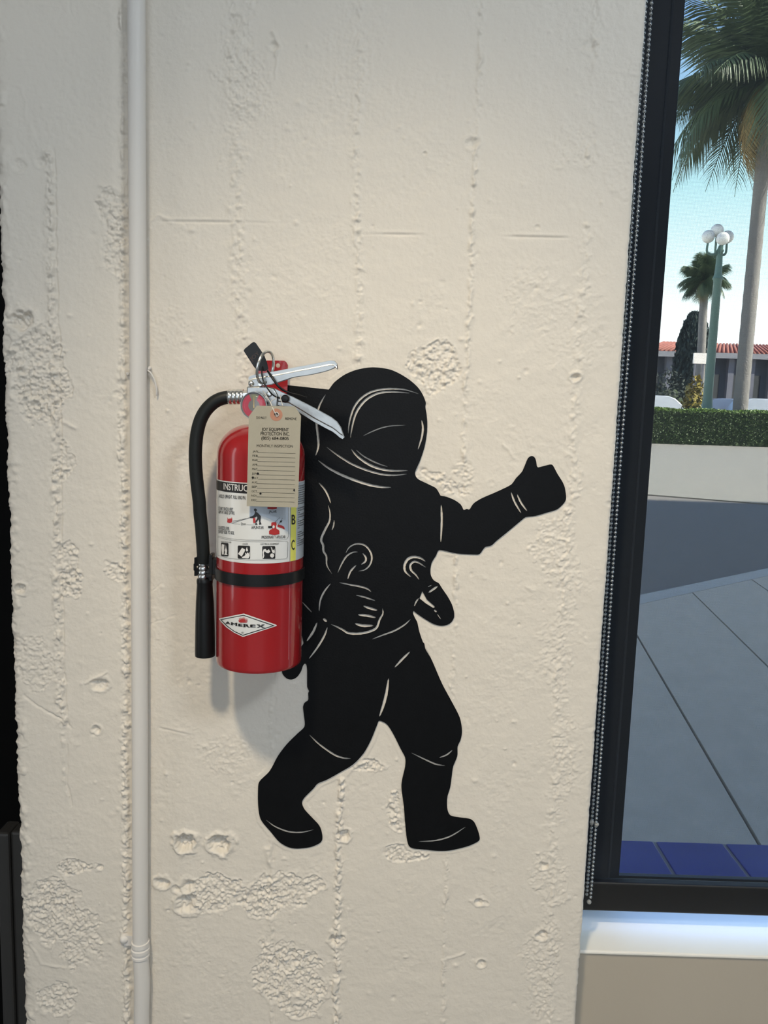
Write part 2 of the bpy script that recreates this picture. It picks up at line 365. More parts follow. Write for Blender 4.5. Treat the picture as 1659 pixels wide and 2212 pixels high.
for i, a in enumerate([(515, 140, 45, 110, .0011), (540, 190, 50, 90, .0010), (505, 300, 30, 90, .0009), (775, 120, 60, 110, .0007), (950, 795, 62, 58, .0018),
          (935, 1050, 60, 42, .0018), (1000, 1030, 30, 40, .0012), (1195, 1150, 45, 90, .0012), (1225, 1200, 28, 180, .0010), (1200, 1420, 40, 120, .0009),
          (862, 1745, 26, 55, .0020), (880, 1840, 45, 20, .0018), (790, 1655, 50, 16, .0020), (610, 1925, 95, 42, .0017), (470, 1930, 75, 40, .0018), (560, 1945, 55, 40, .0018),
          (630, 2110, 85, 82, .0019), (600, 2060, 70, 40, .0014), (1190, 1900, 45, 90, .0010), (1170, 2080, 45, 110, .0011), (1215, 1650, 30, 120, .0010),
          (80, 810, 62, 70, .0020), (95, 860, 55, 50, .0018), (150, 1215, 26, 45, .0018), (158, 1262, 22, 26, .0024), (250, 480, 34, 55, .0018), (255, 545, 26, 40, .0014),
          (255, 1240, 26, 22, .0016), (150, 1990, 82, 92, .0016), (110, 1960, 60, 60, .0016), (170, 1870, 45, 20, .0024), (70, 1430, 50, 60, .0013),
          (130, 2160, 55, 35, .0016), (140, 1000, 26, 40, .0017), (1350, 250, 40, 160, .0005), (1255, 700, 90, 110, .0006), (1230, 330, 55, 45, .0008), (480, 1630, 60, 40, .0009),
          (430, 1010, 50, 60, .0004), (640, 560, 130, 110, .0003), (900, 300, 120, 140, .0003), (360, 700, 50, 40, .0006), (1060, 1500, 70, 90, .0004), (1150, 650, 70, 90, .0006)]):
    patch(*a, 60 + i * 3, depth=a[4] * .35)
for i, a in enumerate([(400, 1822, 20, .0085), (478, 1824, 22, .0080), (350, 1906, 14, .0050), (405, 1950, 22, .0060), (408, 1912, 16, .0040), (380, 1922, 10, .0022),
          (726, 2030, 15, .0055), (45, 694, 24, .0065), (215, 1478, 15, .0035), (45, 1272, 11, .0040), (210, 1575, 9, .0030), (740, 1805, 13, .0045),
          (1034, 1950, 9, .0030), (1040, 2082, 9, .0030), (1242, 815, 9, .0035), (1170, 2020, 12, .0030), (1175, 1870, 10, .0030), (46, 356, 12, .0016), (90, 350, 10, .0015),
          (593, 100, 9, .0025), (1047, 1950, 7, .0015), (250, 850, 7, .0010), (1215, 1075, 10, .0024), (918, 332, 4, .0014), (1160, 490, 5, .001), (505, 45, 14, .0016), (1020, 310, 12, .0018), (1270, 100, 14, .0010)]):
    pit(*a, 150 + i)
for i, (p, a_, wd) in enumerate([([(52, 1500), (80, 1525), (140, 1555), (156, 1572)], -.0016, .0013), ([(147, 1610), (145, 1690), (155, 1740)], -.0012, .0012),
          ([(125, 1090), (128, 1200), (133, 1290)], -.0015, .0012), ([(590, 68), (600, 90), (597, 118)], .0022, .0022), ([(596, 120), (595, 170)], .0010, .0015),
          ([(0, 170), (48, 190), (60, 260), (85, 320)], .0004, .002), ([(150, 0), (153, 28)], -.0008, .0012), ([(130, 905), (165, 925)], .0014, .0020),
          ([(575, 1835), (585, 1870), (592, 1900)], .0018, .0035), ([(500, 1920), (590, 1905), (640, 1885)], .0010, .003), ([(720, 1665), (737, 1690), (760, 1660), (800, 1640)], .0010, .0025),
          ([(185, 1475), (232, 1452)], .0012, .0020), ([(560, 2140), (590, 2170), (640, 2150), (690, 2160)], .0012, .003), ([(60, 2030), (90, 2080), (140, 2090)], .0010, .002),
          ([(325, 1280), (350, 1260)], -.0006, .001), ([(320, 1350), (380, 1330)], -.0005, .001), ([(230, 1215), (270, 1230)], -.0012, .002), ([(220, 400), (265, 415), (240, 450)], .0012, .003),
          ([(1090, 960), (1110, 990)], .0008, .002), ([(1180, 1155), (1230, 1170)], .0010, .002), ([(1138, 1270), (1160, 1275)], .0008, .002), ([(955, 2075), (1000, 2060)], .0010, .002),
          ([(320, 480), (345, 465), (372, 480)], .0008, .002), ([(600, 1700), (590, 1760), (595, 1800)], .0010, .003)]):
    line(p, a_, wd, 250 + i * 3)
# scattered drips, sand grains and pin holes
for i in range(420):
    px, py = _rng.uniform(20, 1380), _rng.uniform(-40, 2250)
    c = wp(px, py); r = _rng.uniform(.0012, .0034); a_ = _rng.choice([-1, 1, 1]) * _rng.uniform(.0003, .0011)
    ix0, ix1 = np.searchsorted(xs, [c[0] - 3 * r, c[0] + 3 * r]); iz0, iz1 = np.searchsorted(zs, [c[1] - 3 * r, c[1] + 3 * r])
    if ix1 <= ix0 or iz1 <= iz0: continue
    sl = (slice(iz0, iz1), slice(ix0, ix1)); kx = _rng.uniform(.6, 1.4)
    H[sl] += a_ * np.exp(-(((X[sl] - c[0]) * kx)**2 + (Z[sl] - c[1])**2) / r**2)
H *= 1.5
# keep what lies under the sticker, bracket and pipe low
H = np.clip(H, -.012, .0044)
fx = wp(300, 1100)[0]
H = np.where(np.abs(X - fx) < .014, np.minimum(H, .0012), H)
# the skim under the sticker is smoother
_op = np.array([wp(*Q(*p)) for p in OUTLINE]); _mask = np.zeros(X.shape, bool)
for r_ in range(len(zs)):
    z_ = zs[r_]; z0_, z1_ = _op[:, 1], np.roll(_op[:, 1], -1); x0_, x1_ = _op[:, 0], np.roll(_op[:, 0], -1)
    cr_ = (z0_ > z_) != (z1_ > z_)
    if cr_.any():
        xc_ = np.sort(x0_[cr_] + (z_ - z0_[cr_]) / (z1_[cr_] - z0_[cr_]) * (x1_[cr_] - x0_[cr_]))
        _mask[r_] = (np.searchsorted(xc_, xs) % 2) == 1
_d = _mask.copy()
for q_ in range(4):
    _d[1:] |= _d[:-1]; _d[:-1] |= _d[1:]; _d[:, 1:] |= _d[:, :-1]; _d[:, :-1] |= _d[:, 1:]
H = np.where(_d, np.clip(H * .3, -.002, .0006), H)
# left strip of the pier stands a touch proud
H += sm((fx - .018 - X) / .012) * .0015
# broken arrises on both corners
eL = X - XL; eR = XR - X
nl = np.abs(fbm(X * .6, Z, 70, 3, 71)); nr = np.abs(fbm(X * .6, Z, 90, 3, 72))
H -= np.exp(-(eL / .005)) * (.006 + .012 * nl); H -= np.exp(-(eR / .0022)) * (.003 + .003 * nr)
H += np.exp(-((eL - .012) / .006)**2) * np.clip(fbm(X, Z, 85, 2, 73), 0, 1) * .004
fade = sm((Z - ZF0 + .02) / .02) * sm((ZF1 - Z + .02) / .02)
H *= fade
Xd = X + np.exp(-(eL / .004)) * (fbm(X * 0, Z, 45, 3, 74) * .0022) * fade - np.exp(-(eR / .004)) * np.abs(fbm(X * 0, Z, 60, 3, 75) * .0015) * fade
ny, nx = X.shape
V = np.stack([Xd, -H, Z], -1).reshape(-1, 3)
back = .46
VL = np.stack([Xd[:, 0], np.full(ny, back), Z[:, 0]], -1); VR = np.stack([Xd[:, -1], np.full(ny, back), Z[:, 0]], -1)
V = np.concatenate([V, VL, VR])
ii, jj = np.meshgrid(np.arange(ny - 1), np.arange(nx - 1), indexing='ij'); a = (ii * nx + jj).ravel()
F = np.stack([a, a + 1, a + nx + 1, a + nx], -1)
k = np.arange(ny - 1); oL = ny * nx; oR = oL + ny
FL = np.stack([k * nx, (k + 1) * nx, oL + k + 1, oL + k], -1)
FR = np.stack([k * nx + nx - 1, oR + k, oR + k + 1, (k + 1) * nx + nx - 1], -1)
FB = np.stack([oL + k, oL + k + 1, oR + k + 1, oR + k], -1)
F = np.concatenate([F, FL, FR, FB]).astype(np.int32)
me = bpy.data.meshes.new('wall_back')
me.vertices.add(len(V)); me.vertices.foreach_set('co', V.astype(np.float32).ravel())
me.loops.add(F.size); me.loops.foreach_set('vertex_index', F.ravel())
me.polygons.add(len(F)); me.polygons.foreach_set('loop_start', np.arange(0, F.size, 4, dtype=np.int32))
me.update(calc_edges=True); me.validate()
sf = np.ones(len(F), bool); sf[-3 * (ny - 1):] = False
me.polygons.foreach_set('use_smooth', sf)
tag(link('wall_back', me, CREAM), kind='structure')

# ------------------------------------------------------------------ room shell
RX0, RX1, RY0 = -3.0, 4.2, -4.6
def struct(name, a, b, m, bev=0):
    o = MB().box(a, b).build(name, m); tag(o, kind='structure')
    if bev: bevel(o, bev)
    return o
struct('floor', (RX0, RY0, -.1), (RX1, .46, 0), mat('polished_concrete', (.30, .28, .25), .4, noise=(4, .1), bump=(40, .05, .002)))
struct('ceiling', (RX0, RY0, 2.85), (RX1, .46, 2.95), ROOMW)
struct('wall_left', (RX0 - .12, RY0, 0), (RX0, .46, 2.85), ROOMW)
struct('wall_right', (RX1, RY0, 0), (RX1 + .12, .46, 2.85), ROOMW)
struct('wall_front', (RX0, RY0 - .12, 0), (RX1, RY0, 2.85), ROOMW)
# the bay right of the pier: panel under the window, sill, window
PY = 0.055
sill_z = W(1460, 2064, PY).z
pan = struct('wall_window', (XR - .01, PY, 0), (RX1, .234, sill_z), PANELP, .003)
tag(struct('trim_1', (XR - .012, .225, sill_z), (RX1, .234, sill_z + .004), FRAMEM), kind='structure')
sl = struct('sill_1', (XR - .008, PY - .004, sill_z + .0002), (RX1, .225, sill_z + .006), mat('white_sill_paint', (.90, .87, .80), .5, bump=(80, .1, .001)), .002)
FY = 0.20
fin = W(1477, 20, FY).x * .5 + W(1343, 1850, FY).x * .5          # inner edge of the stile
fout = W(1452, 60, FY - .012).x * .5 + W(1320, 1800, FY - .012).x * .5
rail_top = W(1500, 1897, FY).z
win = tag(thing('window_1', '', ''), kind='structure')
del win['label']; del win['category']
win.location = (XR, FY, sill_z)
o = MB().box((XR - .01, FY - .012, sill_z + .012), (fout, FY + .05, 2.70)).build('window_stile', FRAMEM, win); bevel(o, .002)
o = MB().box((fout, FY, sill_z + .012), (fin, FY + .045, 2.70)).box((RX1 - .05, FY - .01, sill_z + .012), (RX1, FY + .05, 2.7)).build('glazing_stop', FRAMEM, win); bevel(o, .0015)
o = MB().box((fout - .002, FY - .0145, sill_z + .03), (fout + .0012, FY - .0115, 2.69)).build('gasket', mat('grey_gasket', (.12, .13, .14), .5), win)
o = MB().box((XR - .01, FY, sill_z + .006), (RX1 - .05, FY + .010, rail_top)).box((XR - .01, FY + .010, sill_z + .006), (RX1 - .05, FY + .028, rail_top - .028)).build('bottom_rail', FRAMEM, win); bevel(o, .002)
o = MB().box((XR - .01, FY - .012, 2.62), (RX1 - .05, FY + .05, 2.70)).build('top_rail', FRAMEM, win)
gm = bpy.data.materials.new('window_glass'); gm.use_nodes = True; n = gm.node_tree; n.nodes.clear()
out = n.nodes.new('ShaderNodeOutputMaterial'); mx = n.nodes.new('ShaderNodeMixShader'); tr = n.nodes.new('ShaderNodeBsdfTransparent'); gl = n.nodes.new('ShaderNodeBsdfGlossy')
tr.inputs[0].default_value = (.93, .96, .95, 1); gl.inputs['Roughness'].default_value = 0.3; mx.inputs[0].default_value = 0.010
n.links.new(tr.outputs[0], mx.inputs[1]); n.links.new(gl.outputs[0], mx.inputs[2]); n.links.new(mx.outputs[0], out.inputs[0])
MB().box((fout, FY + .018, rail_top - .027), (RX1 - .05, FY + .024, 2.63)).build('pane', gm, win)
tag(MB().box((XR - .01, .05, 2.70), (RX1, .40, 2.85)).build('wall_header', ROOMW), kind='structure')
tag(MB().box((-14, -12, 2.96), (30, .44, 24.3)).build('storeys_shade_block', mat('shade_block_stucco', (.45, .43, .40), .9, noise=(.6, .1), bump=(8, .3, .02))), kind='structure')  # unseen block, its height set to throw the shade line on the ground
# left of the pier: dark recess
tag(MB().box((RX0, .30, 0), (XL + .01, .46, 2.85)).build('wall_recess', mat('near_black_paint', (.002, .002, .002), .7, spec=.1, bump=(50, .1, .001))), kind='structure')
dk = mat('dark_grey_steel', (.030, .030, .030), .5, bump=(60, .1, .001))
zt = W(25, 1790, .10).z
o = MB().box((XL - .055, .09, 0), (XL - .004, .12, zt)).box((XL - .075, .085, 0), (XL - .055, .125, zt)).build('door_guard_rail', dk); bevel(o, .004)
tag(o, 'dark grey metal guard plate standing low beside the left edge of the concrete pier', 'guard plate')

# ------------------------------------------------------------------ astronaut sticker
DY = -0.0013      # the sticker lies on the paint
def dpt(c, x, y): v = W(*Q(c, x, y), DY); return (v.x, v.z)
def dec_loops():
    ol = crspline([(*dpt(*p), 0) for p in OUTLINE], 4, True, .42)
    loops = [[(v.x, v.y) for v in ol]]
    S = [(3, 26, [(408, 447), (345, 560), (318, 660), (313, 760), (325, 870), (332, 980), (320, 1040), (302, 1092)]),
     (3, 22, [(645, 860), (652, 780), (672, 680), (710, 580), (780, 490), (880, 425), (1000, 395), (1120, 388), (1250, 400), (1385, 442)]),
     (3, 24, [(668, 905), (685, 800), (715, 680), (760, 590), (840, 500), (950, 440), (1060, 422), (1180, 425), (1292, 435)]),
     (3, 13, [(802, 886), (900, 838), (1000, 800), (1100, 780), (1247, 773)]), (3, 22, [(1418, 718), (1432, 800), (1420, 900), (1380, 1028)]),
     (3, 26, [(676, 1025), (740, 1100), (850, 1180), (970, 1230), (1100, 1252), (1273, 1251)]), (3, 15, [(728, 1033), (800, 1095), (900, 1150), (980, 1185), (1060, 1210)]),
     (3, 22, [(417, 1003), (520, 1080), (680, 1180), (850, 1250), (1000, 1290), (1130, 1300), (1262, 1288)]), (3, 28, [(328, 1144), (430, 1220), (560, 1290), (720, 1355), (880, 1405), (1000, 1425), (1097, 1428)]),
     (3, 20, [(335, 1380), (390, 1440), (430, 1510), (460, 1595)]),
     (4, 24, [(318, 50), (335, 130), (330, 210), (290, 290), (255, 370), (250, 410), (268, 450), (272, 510), (300, 560), (305, 650), (355, 735)]), (4, 14, [(376, 197), (372, 250), (355, 300)]),
     (4, 18, [(492, 530), (530, 470), (600, 437), (680, 450), (735, 510), (752, 580), (730, 650), (680, 695), (618, 708)]), (4, 16, [(413, 725), (450, 640), (500, 560), (560, 522), (615, 517)]),
     (4, 18, [(512, 787), (540, 710), (598, 648)]), (4, 20, [(660, 530), (692, 570), (688, 610), (648, 642)]), (4, 18, [(427, 822), (520, 840), (640, 862), (710, 885), (746, 915)]),
     (4, 18, [(342, 832), (280, 910), (240, 1000), (228, 1108)]), (4, 16, [(595, 947), (690, 970), (786, 1003)]), (4, 24, [(668, 1055), (740, 1080), (808, 1098)]), (4, 26, [(615, 1142), (700, 1150), (792, 1170)]),
     (4, 28, [(585, 1230), (660, 1250), (768, 1250)]), (4, 24, [(858, 1078), (862, 1130), (830, 1190), (800, 1270), (740, 1305), (640, 1328), (520, 1325), (460, 1290), (400, 1260), (345, 1238)]),
     (4, 26, [(268, 1180), (305, 1210)]), (4, 13, [(62, 1018), (110, 1070), (155, 1118)]), (4, 24, [(208, 1220), (170, 1310), (105, 1405)]), (4, 20, [(310, 1268), (280, 1350), (210, 1470), (127, 1580)]),
     (4, 17, [(755, 1386), (860, 1345), (980, 1300), (1080, 1240), (1138, 1187)]), (4, 22, [(1132, 1510), (1060, 1580), (980, 1665)]),
     (4, 28, [(1285, 612), (1240, 580), (1170, 567), (1110, 590), (1078, 650), (1085, 710), (1145, 768)]), (4, 22, [(1290, 672), (1220, 625), (1170, 615), (1135, 650), (1145, 700), (1190, 745), (1222, 792)]),
     (4, 22, [(1442, 45), (1448, 200), (1438, 420)]), (4, 9, [(1310, 865), (1348, 847)]), (4, 22, [(1316, 922), (1410, 856)]), (4, 16, [(1220, 978), (1195, 1010), (1175, 1057)]), (4, 18, [(1372, 1095), (1398, 1115)]), (4, 10, [(1403, 1135), (1440, 1188)]),
     (5, 20, [(940, 475), (975, 570), (1040, 682)]), (5, 20, [(1000, 495), (1040, 580), (1100, 662)]),
     (6, 20, [(968, 205), (955, 300), (935, 380), (907, 462)]), (6, 13, [(432, 585), (500, 650), (600, 720), (660, 742), (713, 747)]), (6, 11, [(1120, 707), (1220, 755), (1290, 785), (1352, 795)]),
     (6, 11, [(1312, 740), (1360, 722), (1400, 690)]), (6, 11, [(137, 1160), (200, 1205), (290, 1240), (380, 1245), (463, 1227)]), (6, 11, [(1170, 1308), (1290, 1300), (1390, 1270), (1490, 1208)])]
    for c, wd, pts in S:
        p = crspline([(x, y, 0) for x, y in pts], 5); N = len(p); L = []; R = []
        for i, v in enumerate(p):
            t = (p[min(i + 1, N - 1)] - p[max(i - 1, 0)]).normalized(); nn = Vector((-t.y, t.x, 0))
            f = i / (N - 1); hw = wd * .5 * max(.16, min(1, (4 * f * (1 - f))**.55)) * (1 + .08 * math.sin(i * 2.3))
            L.append(v + nn * hw); R.append(v - nn * hw)
        loops.append([dpt(c, v.x, v.y) for v in L + R[::-1]])
    loops.append([dpt(4, x, y) for x, y in ((1255, 908), (1300, 990), (1375, 1055), (1378, 1070), (1362, 1075), (1290, 1030), (1226, 978))])
    loops.append([dpt(4, x, y) for x, y in ((20, 1300), (48, 1325), (75, 1425), (50, 1460), (20, 1480))])
    return loops
me = flat_shape(dec_loops(), .0003)
me.transform(Matrix(((1, 0, 0, 0), (0, 0, 1, DY), (0, 1, 0, 0), (0, 0, 0, 1))))
VINYL = mat('black_vinyl', (.0035, .0038, .0045), .42, spec=.16, bump=(420, .25, .0008), noise=(60, .3))
base = W(830, 1850)
o = link('astronaut_decal', me, VINYL, loc=(base.x, DY, base.z))
tag(o, 'flat black cut-out sticker of an astronaut giving a thumbs up on the cream wall', 'wall sticker')

# ------------------------------------------------------------------ fire extinguisher
YA = -0.070
ax = W(562, 1200, YA); XA = ax.x
_d = (Vector((XA, YA, ax.z)) - CAM).dot(_fw)
RC = (94.0 / FPX * _d) * math.cos(math.atan(94 / FPX)) * .985
zb = W(560, 1457, YA - RC * .97).z; zsh = W(473, 985, YA).z; ztop = W(560, 905, YA).z
ext = thing('fire_extinguisher', 'red dry chemical fire extinguisher with black hose hung on the wall as the astronaut\'s pack', 'fire extinguisher', (XA, YA, zb))
prof = [(.0001, zb + .006), (RC * .80, zb + .006), (RC * .86, zb + .001), (RC * .93, zb), (RC * .982, zb + .0008), (RC * .996, zb + .0025), (RC, zb + .005)]
for i in range(1, 24): prof.append((RC, zb + .005 + (zsh - zb - .005) * i / 24))
dome = ztop - zsh
for i in range(0, 15):
    a_ = math.pi / 2 * i / 14
    r_ = RC * (1 - .76 * (1 - math.cos(a_))**0.95); prof.append((r_, zsh + dome * .86 * math.sin(a_)**.9))
prof += [(RC * .24, ztop - .002), (RC * .23, ztop + .012)]
cyl = MB().lathe(prof, (XA, YA, 0), n=96).build('cylinder', REDP, ext, (XA, YA, zb), smooth='auto')
MB().lathe([(.0145, ztop - .004), (.0150, ztop + .004), (.0150, ztop + .010), (.0125, ztop + .012)], (XA, YA, 0), n=24).build('neck_ring', ALU, ext, smooth='auto')
def Cyl(px, py, off=0.0):
    """point on the cylinder surface seen at a photo position -> (theta, z)"""
    d = ray(px, py); R = RC + off
    a_ = d.x**2 + d.y**2; ox, oy = CAM.x - XA, CAM.y - YA
    b_ = 2 * (d.x * ox + d.y * oy); c_ = ox * ox + oy * oy - R * R; D = b_ * b_ - 4 * a_ * c_
    t = (-b_ - math.sqrt(max(D, 0))) / (2 * a_); p = CAM + d * t
    return math.atan2(p.x - XA, -(p.y - YA)), p.z
def cylpt(th, z, off): return Vector((XA + (RC + off) * math.sin(th), YA - (RC + off) * math.cos(th), z))
def surf_cyl(off):
    return lambda px, py: cylpt(*Cyl(px, py), off)
def surf_plane(y): return lambda px, py: W(px, py, y)
def sheet(th0, th1, z0, z1, off, name, m, parent, n=40, zt0=None):
    mb = MB(); vs = []; fs = []
    for i in range(n + 1):
        th = th0 + (th1 - th0) * i / n
        vs += [cylpt(th, z0, off), cylpt(th, z1, off)]
    for i in range(n): fs.append((2 * i, 2 * i + 2, 2 * i + 3, 2 * i + 1))
    return mb.add(vs, fs).build(name, m, parent, smooth=True)
def poly(c, pts, surf, name, m, parent, sub=6, smoothk=0):
    """flat print: polygon read in crop c, laid on a surface (filled finely so it follows a curve)"""
    if smoothk: pts = [(v.x, v.y) for v in crspline([(x, y, 0) for x, y in pts], smoothk, True)]
    me = flat_shape([pts]) if not isinstance(pts[0][0], (list, tuple)) else flat_shape(pts)
    bm = bmesh.new(); bm.from_mesh(me)
    xs_ = [v.co.x for v in bm.verts]; x0, x1 = min(xs_), max(xs_)
    if sub:
        for i in range(1, sub):
            xx = x0 + (x1 - x0) * i / sub
            bmesh.ops.bisect_plane(bm, geom=bm.verts[:] + bm.edges[:] + bm.faces[:], plane_co=(xx, 0, 0), plane_no=(1, 0, 0))
    for v in bm.verts: v.co = surf(*Q(c, v.co.x, v.co.y))
    bm.to_mesh(me); bm.free()
    return link(name, me, m, parent)
def text(c, s, x0, x1, yb, h, surf, m, parent, name='lettering', bold=0.0, slope=0.0, rot=None, sub=0):
    me = text_mesh(s, bold)
    if bold: bold *= 1.0
    co = np.empty(len(me.vertices) * 3, np.float32); me.vertices.foreach_get('co', co); co = co.reshape(-1, 3)
    mnx, mxx = co[:, 0].min(), co[:, 0].max(); caph = 0.73 - 0.0
    for v in me.vertices:
        u = (v.co.x - mnx) / (mxx - mnx); t = v.co.y / caph
        if rot:
            lx = u * (x1 - x0); ly = t * h
            cx_ = x0 + lx * math.cos(rot) + ly * math.sin(rot); cy_ = yb + lx * math.sin(rot) - ly * math.cos(rot)
        else:
            cx_ = x0 + u * (x1 - x0); cy_ = yb + slope * u - t * h
        v.co = surf(*Q(c, cx_, cy_))
    me.update()
    return link(name, me, m, parent)
# label sheets
L0 = -1.75; L1 = 1.95
zt1 = W(472.5, 1031.5, YA).z; zt2 = W(472, 1053.5, YA).z; zlb = W(469, 1196, YA).z
thY0, thY1 = Cyl(625.5, 1150)[0], Cyl(639.0, 1150)[0]
lab = sheet(L0, L1, zlb, zt1, .0002, 'instruction_label', LABELW, ext, 70); lab['label'] = 'white printed instruction label wrapped round the upper body'
S4 = surf_cyl(.0005); S6 = surf_cyl(.0007); S8 = surf_cyl(.0009)
sheet(L0, thY0, zt2, zt1 - .0012, .0004, 'black_title_bar', INK, lab, 50)
sheet(thY0 + .03, thY1, zlb, zt2 + .01, .0004, 'yellow_rating_strip', INKY, lab, 8)
sheet(thY1 + .02, L1, zlb, zt1 - .001, .0004, 'grey_side_panel', LABELG, lab, 30)
sheet(thY0 + .006, thY0 + .014, zlb, zt2, .0006, 'rule', INKG, lab, 1)
t0, t1 = Cyl(484, 1046)[0], Cyl(537, 1046)[0]
def cyltext(s, th0, th1, z, h, off, m, parent, bold=0.0, name='lettering'):
    me = text_mesh(s, bold); xs_ = [v.co.x for v in me.vertices]; a_, b_ = min(xs_), max(xs_)
    for v in me.vertices: v.co = cylpt(th0 + (v.co.x - a_) / (b_ - a_) * (th1 - th0), z + v.co.y / .73 * h, off)
    return link(name, me, m, parent)
cyltext('INSTRUCTIONS', t0, t0 + (t1 - t0) * 12 / 7.0, zt2 + .0026, (zt1 - zt2) * .62, .0007, INKW, lab, .02)
ml = lambda s, x0, x1, yb, h, b=.012, sl=0: text(2, s, x0, x1, yb, h, S6, INK, lab, bold=b, slope=sl)
text(1, 'HOLD UPRIGHT. PULL RING PIN.', 368, 616, 1550, 34, S6, INK, lab, bold=.012, slope=18)
ml('START BACK 8 FEET.', 362, 502, 92, 32, sl=14); ml('AIM AT BASE OF FIRE.', 362, 514, 126, 32, sl=14)
ml('SQUEEZE LEVER,', 362, 466, 274, 32, sl=12); ml('SWEEP SIDE TO SIDE.', 362, 510, 312, 32, sl=14)
ml('2m', 572, 618, 236, 24, .006); ml('APUNTAR', 668, 785, 272, 28); ml('JALAR', 832, 905, 120, 26); ml('PRESIONAR Y APLICAR', 765, 987, 364, 28, sl=-4)
ml('TRASH-WOOD-PAPER', 385, 482, 399, 12, .01, 6); ml('LIQUIDS', 586, 638, 419, 12, .01); ml('ELECTRICAL EQUIPMENT', 755, 925, 422, 14, .01, -2)
P7 = lambda pts, m, nm, S=S6, sk=0, sub=4: poly(7, pts, S, nm, m, lab, sub, sk)
# pale blue printed ground at the top right of the pictures
P7([(650, -20), (1345, -20), (1340, 560), (1250, 480), (1120, 390), (980, 320), (840, 270), (760, 300), (650, 300)], LABELB, 'blue_ground', S4, 0, 14)
text(7, 'B', 1402, 1470, 435, 180, S6, INK, lab, bold=.03); text(7, 'C', 1398, 1456, 888, 180, S6, INK, lab, bold=.03)
# aiming figure
P7([(735, 160), (760, 148), (785, 165), (788, 195), (772, 212), (800, 225), (830, 255), (860, 290), (855, 340), (850, 385), (872, 435), (828, 442), (826, 430), (832, 400), (815, 345), (800, 375), (775, 405), (803, 438), (758, 446), (765, 410), (765, 375), (795, 320), (790, 292), (760, 310), (722, 325), (664, 320), (660, 305), (700, 290), (735, 270), (750, 235), (758, 205), (738, 190)], INK, 'aiming_figure')
P7([(722, 318), (756, 318), (764, 345), (760, 412), (726, 412), (718, 345)], INKR, 'small_extinguisher_print', S8)
P7([(262, 398), (268, 350), (262, 300), (280, 345), (300, 325), (310, 345), (325, 318), (332, 345), (348, 305), (352, 360), (345, 400), (305, 414)], INKR, 'flame_print')
P7([(350, 408), (660, 312), (662, 320), (352, 414)], INKG, 'spray_line'); P7([(360, 375), (600, 328), (602, 333), (362, 381)], INKG, 'spray_line')
P7([(340, 415), (500, 432), (500, 436), (340, 420)], INKG, 'distance_line'); P7([(605, 440), (800, 445), (800, 449), (605, 444)], INKG, 'distance_line')
P7([(975, 125), (1143, 125), (1140, 155), (1060, 168), (975, 158)], INKR, 'red_valve_print')
P7([(1045, 405), (1075, 395), (1130, 395), (1138, 440), (1125, 470), (1130, 510), (1175, 535), (1188, 560), (1186, 612), (1100, 626), (1005, 612), (1002, 560), (1020, 535), (1060, 515), (1068, 470), (1040, 460)], INKR, 'red_valve_print', S6, 0, 6)
P7([(982, 465), (1060, 465), (1060, 502), (982, 502), (990, 484)], INK, 'hose_print', S8)
P7([(1062, 478), (1072, 455), (1085, 450), (1098, 460), (1104, 480), (1095, 502), (1080, 508), (1068, 500)], INKW, 'gauge_print', S8)
P7([(1155, 440), (1230, 455), (1270, 480), (1280, 525), (1262, 522), (1230, 502), (1150, 480)], INKR, 'lever_print')
P7([(1188, 405), (1200, 370), (1240, 362), (1225, 400)], INK, 'hand_print'); P7([(1112, 388), (1195, 312), (1198, 316), (1118, 392)], INKG, 'pull_line')
P7([(1165, 440), (1240, 320), (1244, 322), (1172, 444)], INKG, 'pull_line')
def rrect(x0, y0, x1, y1, r, n=5, sl=0):
    pts = []
    for cx_, cy_, a0 in ((x1 - r, y0 + r, -90), (x1 - r, y1 - r, 0), (x0 + r, y1 - r, 90), (x0 + r, y0 + r, 180)):
        for i in range(n + 1):
            a_ = math.radians(a0 + 90 * i / n); px_ = cx_ + r * math.cos(a_); pts.append((px_, cy_ + r * math.sin(a_) + sl * (px_ - x0) / (x1 - x0)))
    return pts
for r_, sl in (((150, 762, 283, 1000, 18), 12), ((447, 815, 668, 1050, 22), 6), ((882, 825, 1115, 1055, 22), -2)):
    P7(rrect(*r_, sl=sl), INK, 'hazard_picture', S4, 0, 6)
wpics = [[(168, 790), (215, 800), (212, 850), (200, 980), (172, 975), (160, 850)], [(238, 795), (248, 860), (262, 910), (255, 960), (272, 985), (240, 985), (212, 985), (225, 935), (215, 900), (235, 860)],
 [(455, 965), (525, 855), (578, 885), (572, 920), (520, 1012), (480, 985)], [(540, 1040), (520, 1025), (560, 1005), (585, 985), (580, 940), (605, 965), (620, 935), (640, 960), (655, 925), (662, 1000), (640, 1045)], [(590, 900), (600, 870), (612, 840), (622, 880), (635, 900), (612, 925)],
 [(885, 1045), (895, 990), (890, 930), (905, 885), (940, 875), (965, 905), (1000, 880), (1025, 925), (990, 955), (955, 945), (925, 915), (910, 950), (920, 1000), (905, 1040)], [(1020, 990), (1035, 960), (1070, 955), (1095, 980), (1090, 1015), (1060, 1035), (1030, 1020)],
 [(1050, 905), (1040, 860), (1028, 835), (1055, 855), (1065, 890), (1080, 900), (1095, 870), (1105, 920), (1100, 960), (1060, 940)]]
for p_ in wpics: P7(p_, INKW, 'hazard_drawing', S6, 0, 3)
def ruleline(c, pts, wd, m=INKG, parent=None, surf=S6):
    up = [(x, y - wd) for x, y in pts]; dn = [(x, y + wd) for x, y in pts]
    return poly(c, up + dn[::-1], surf, 'rule', m, parent or lab, 14)
ruleline(7, [(92, 645), (300, 690), (600, 716), (900, 722), (1200, 716), (1290, 706)], 2.2)
ruleline(7, [(92, 668), (300, 715), (600, 745), (900, 748), (1200, 740), (1310, 733)], 2.2)
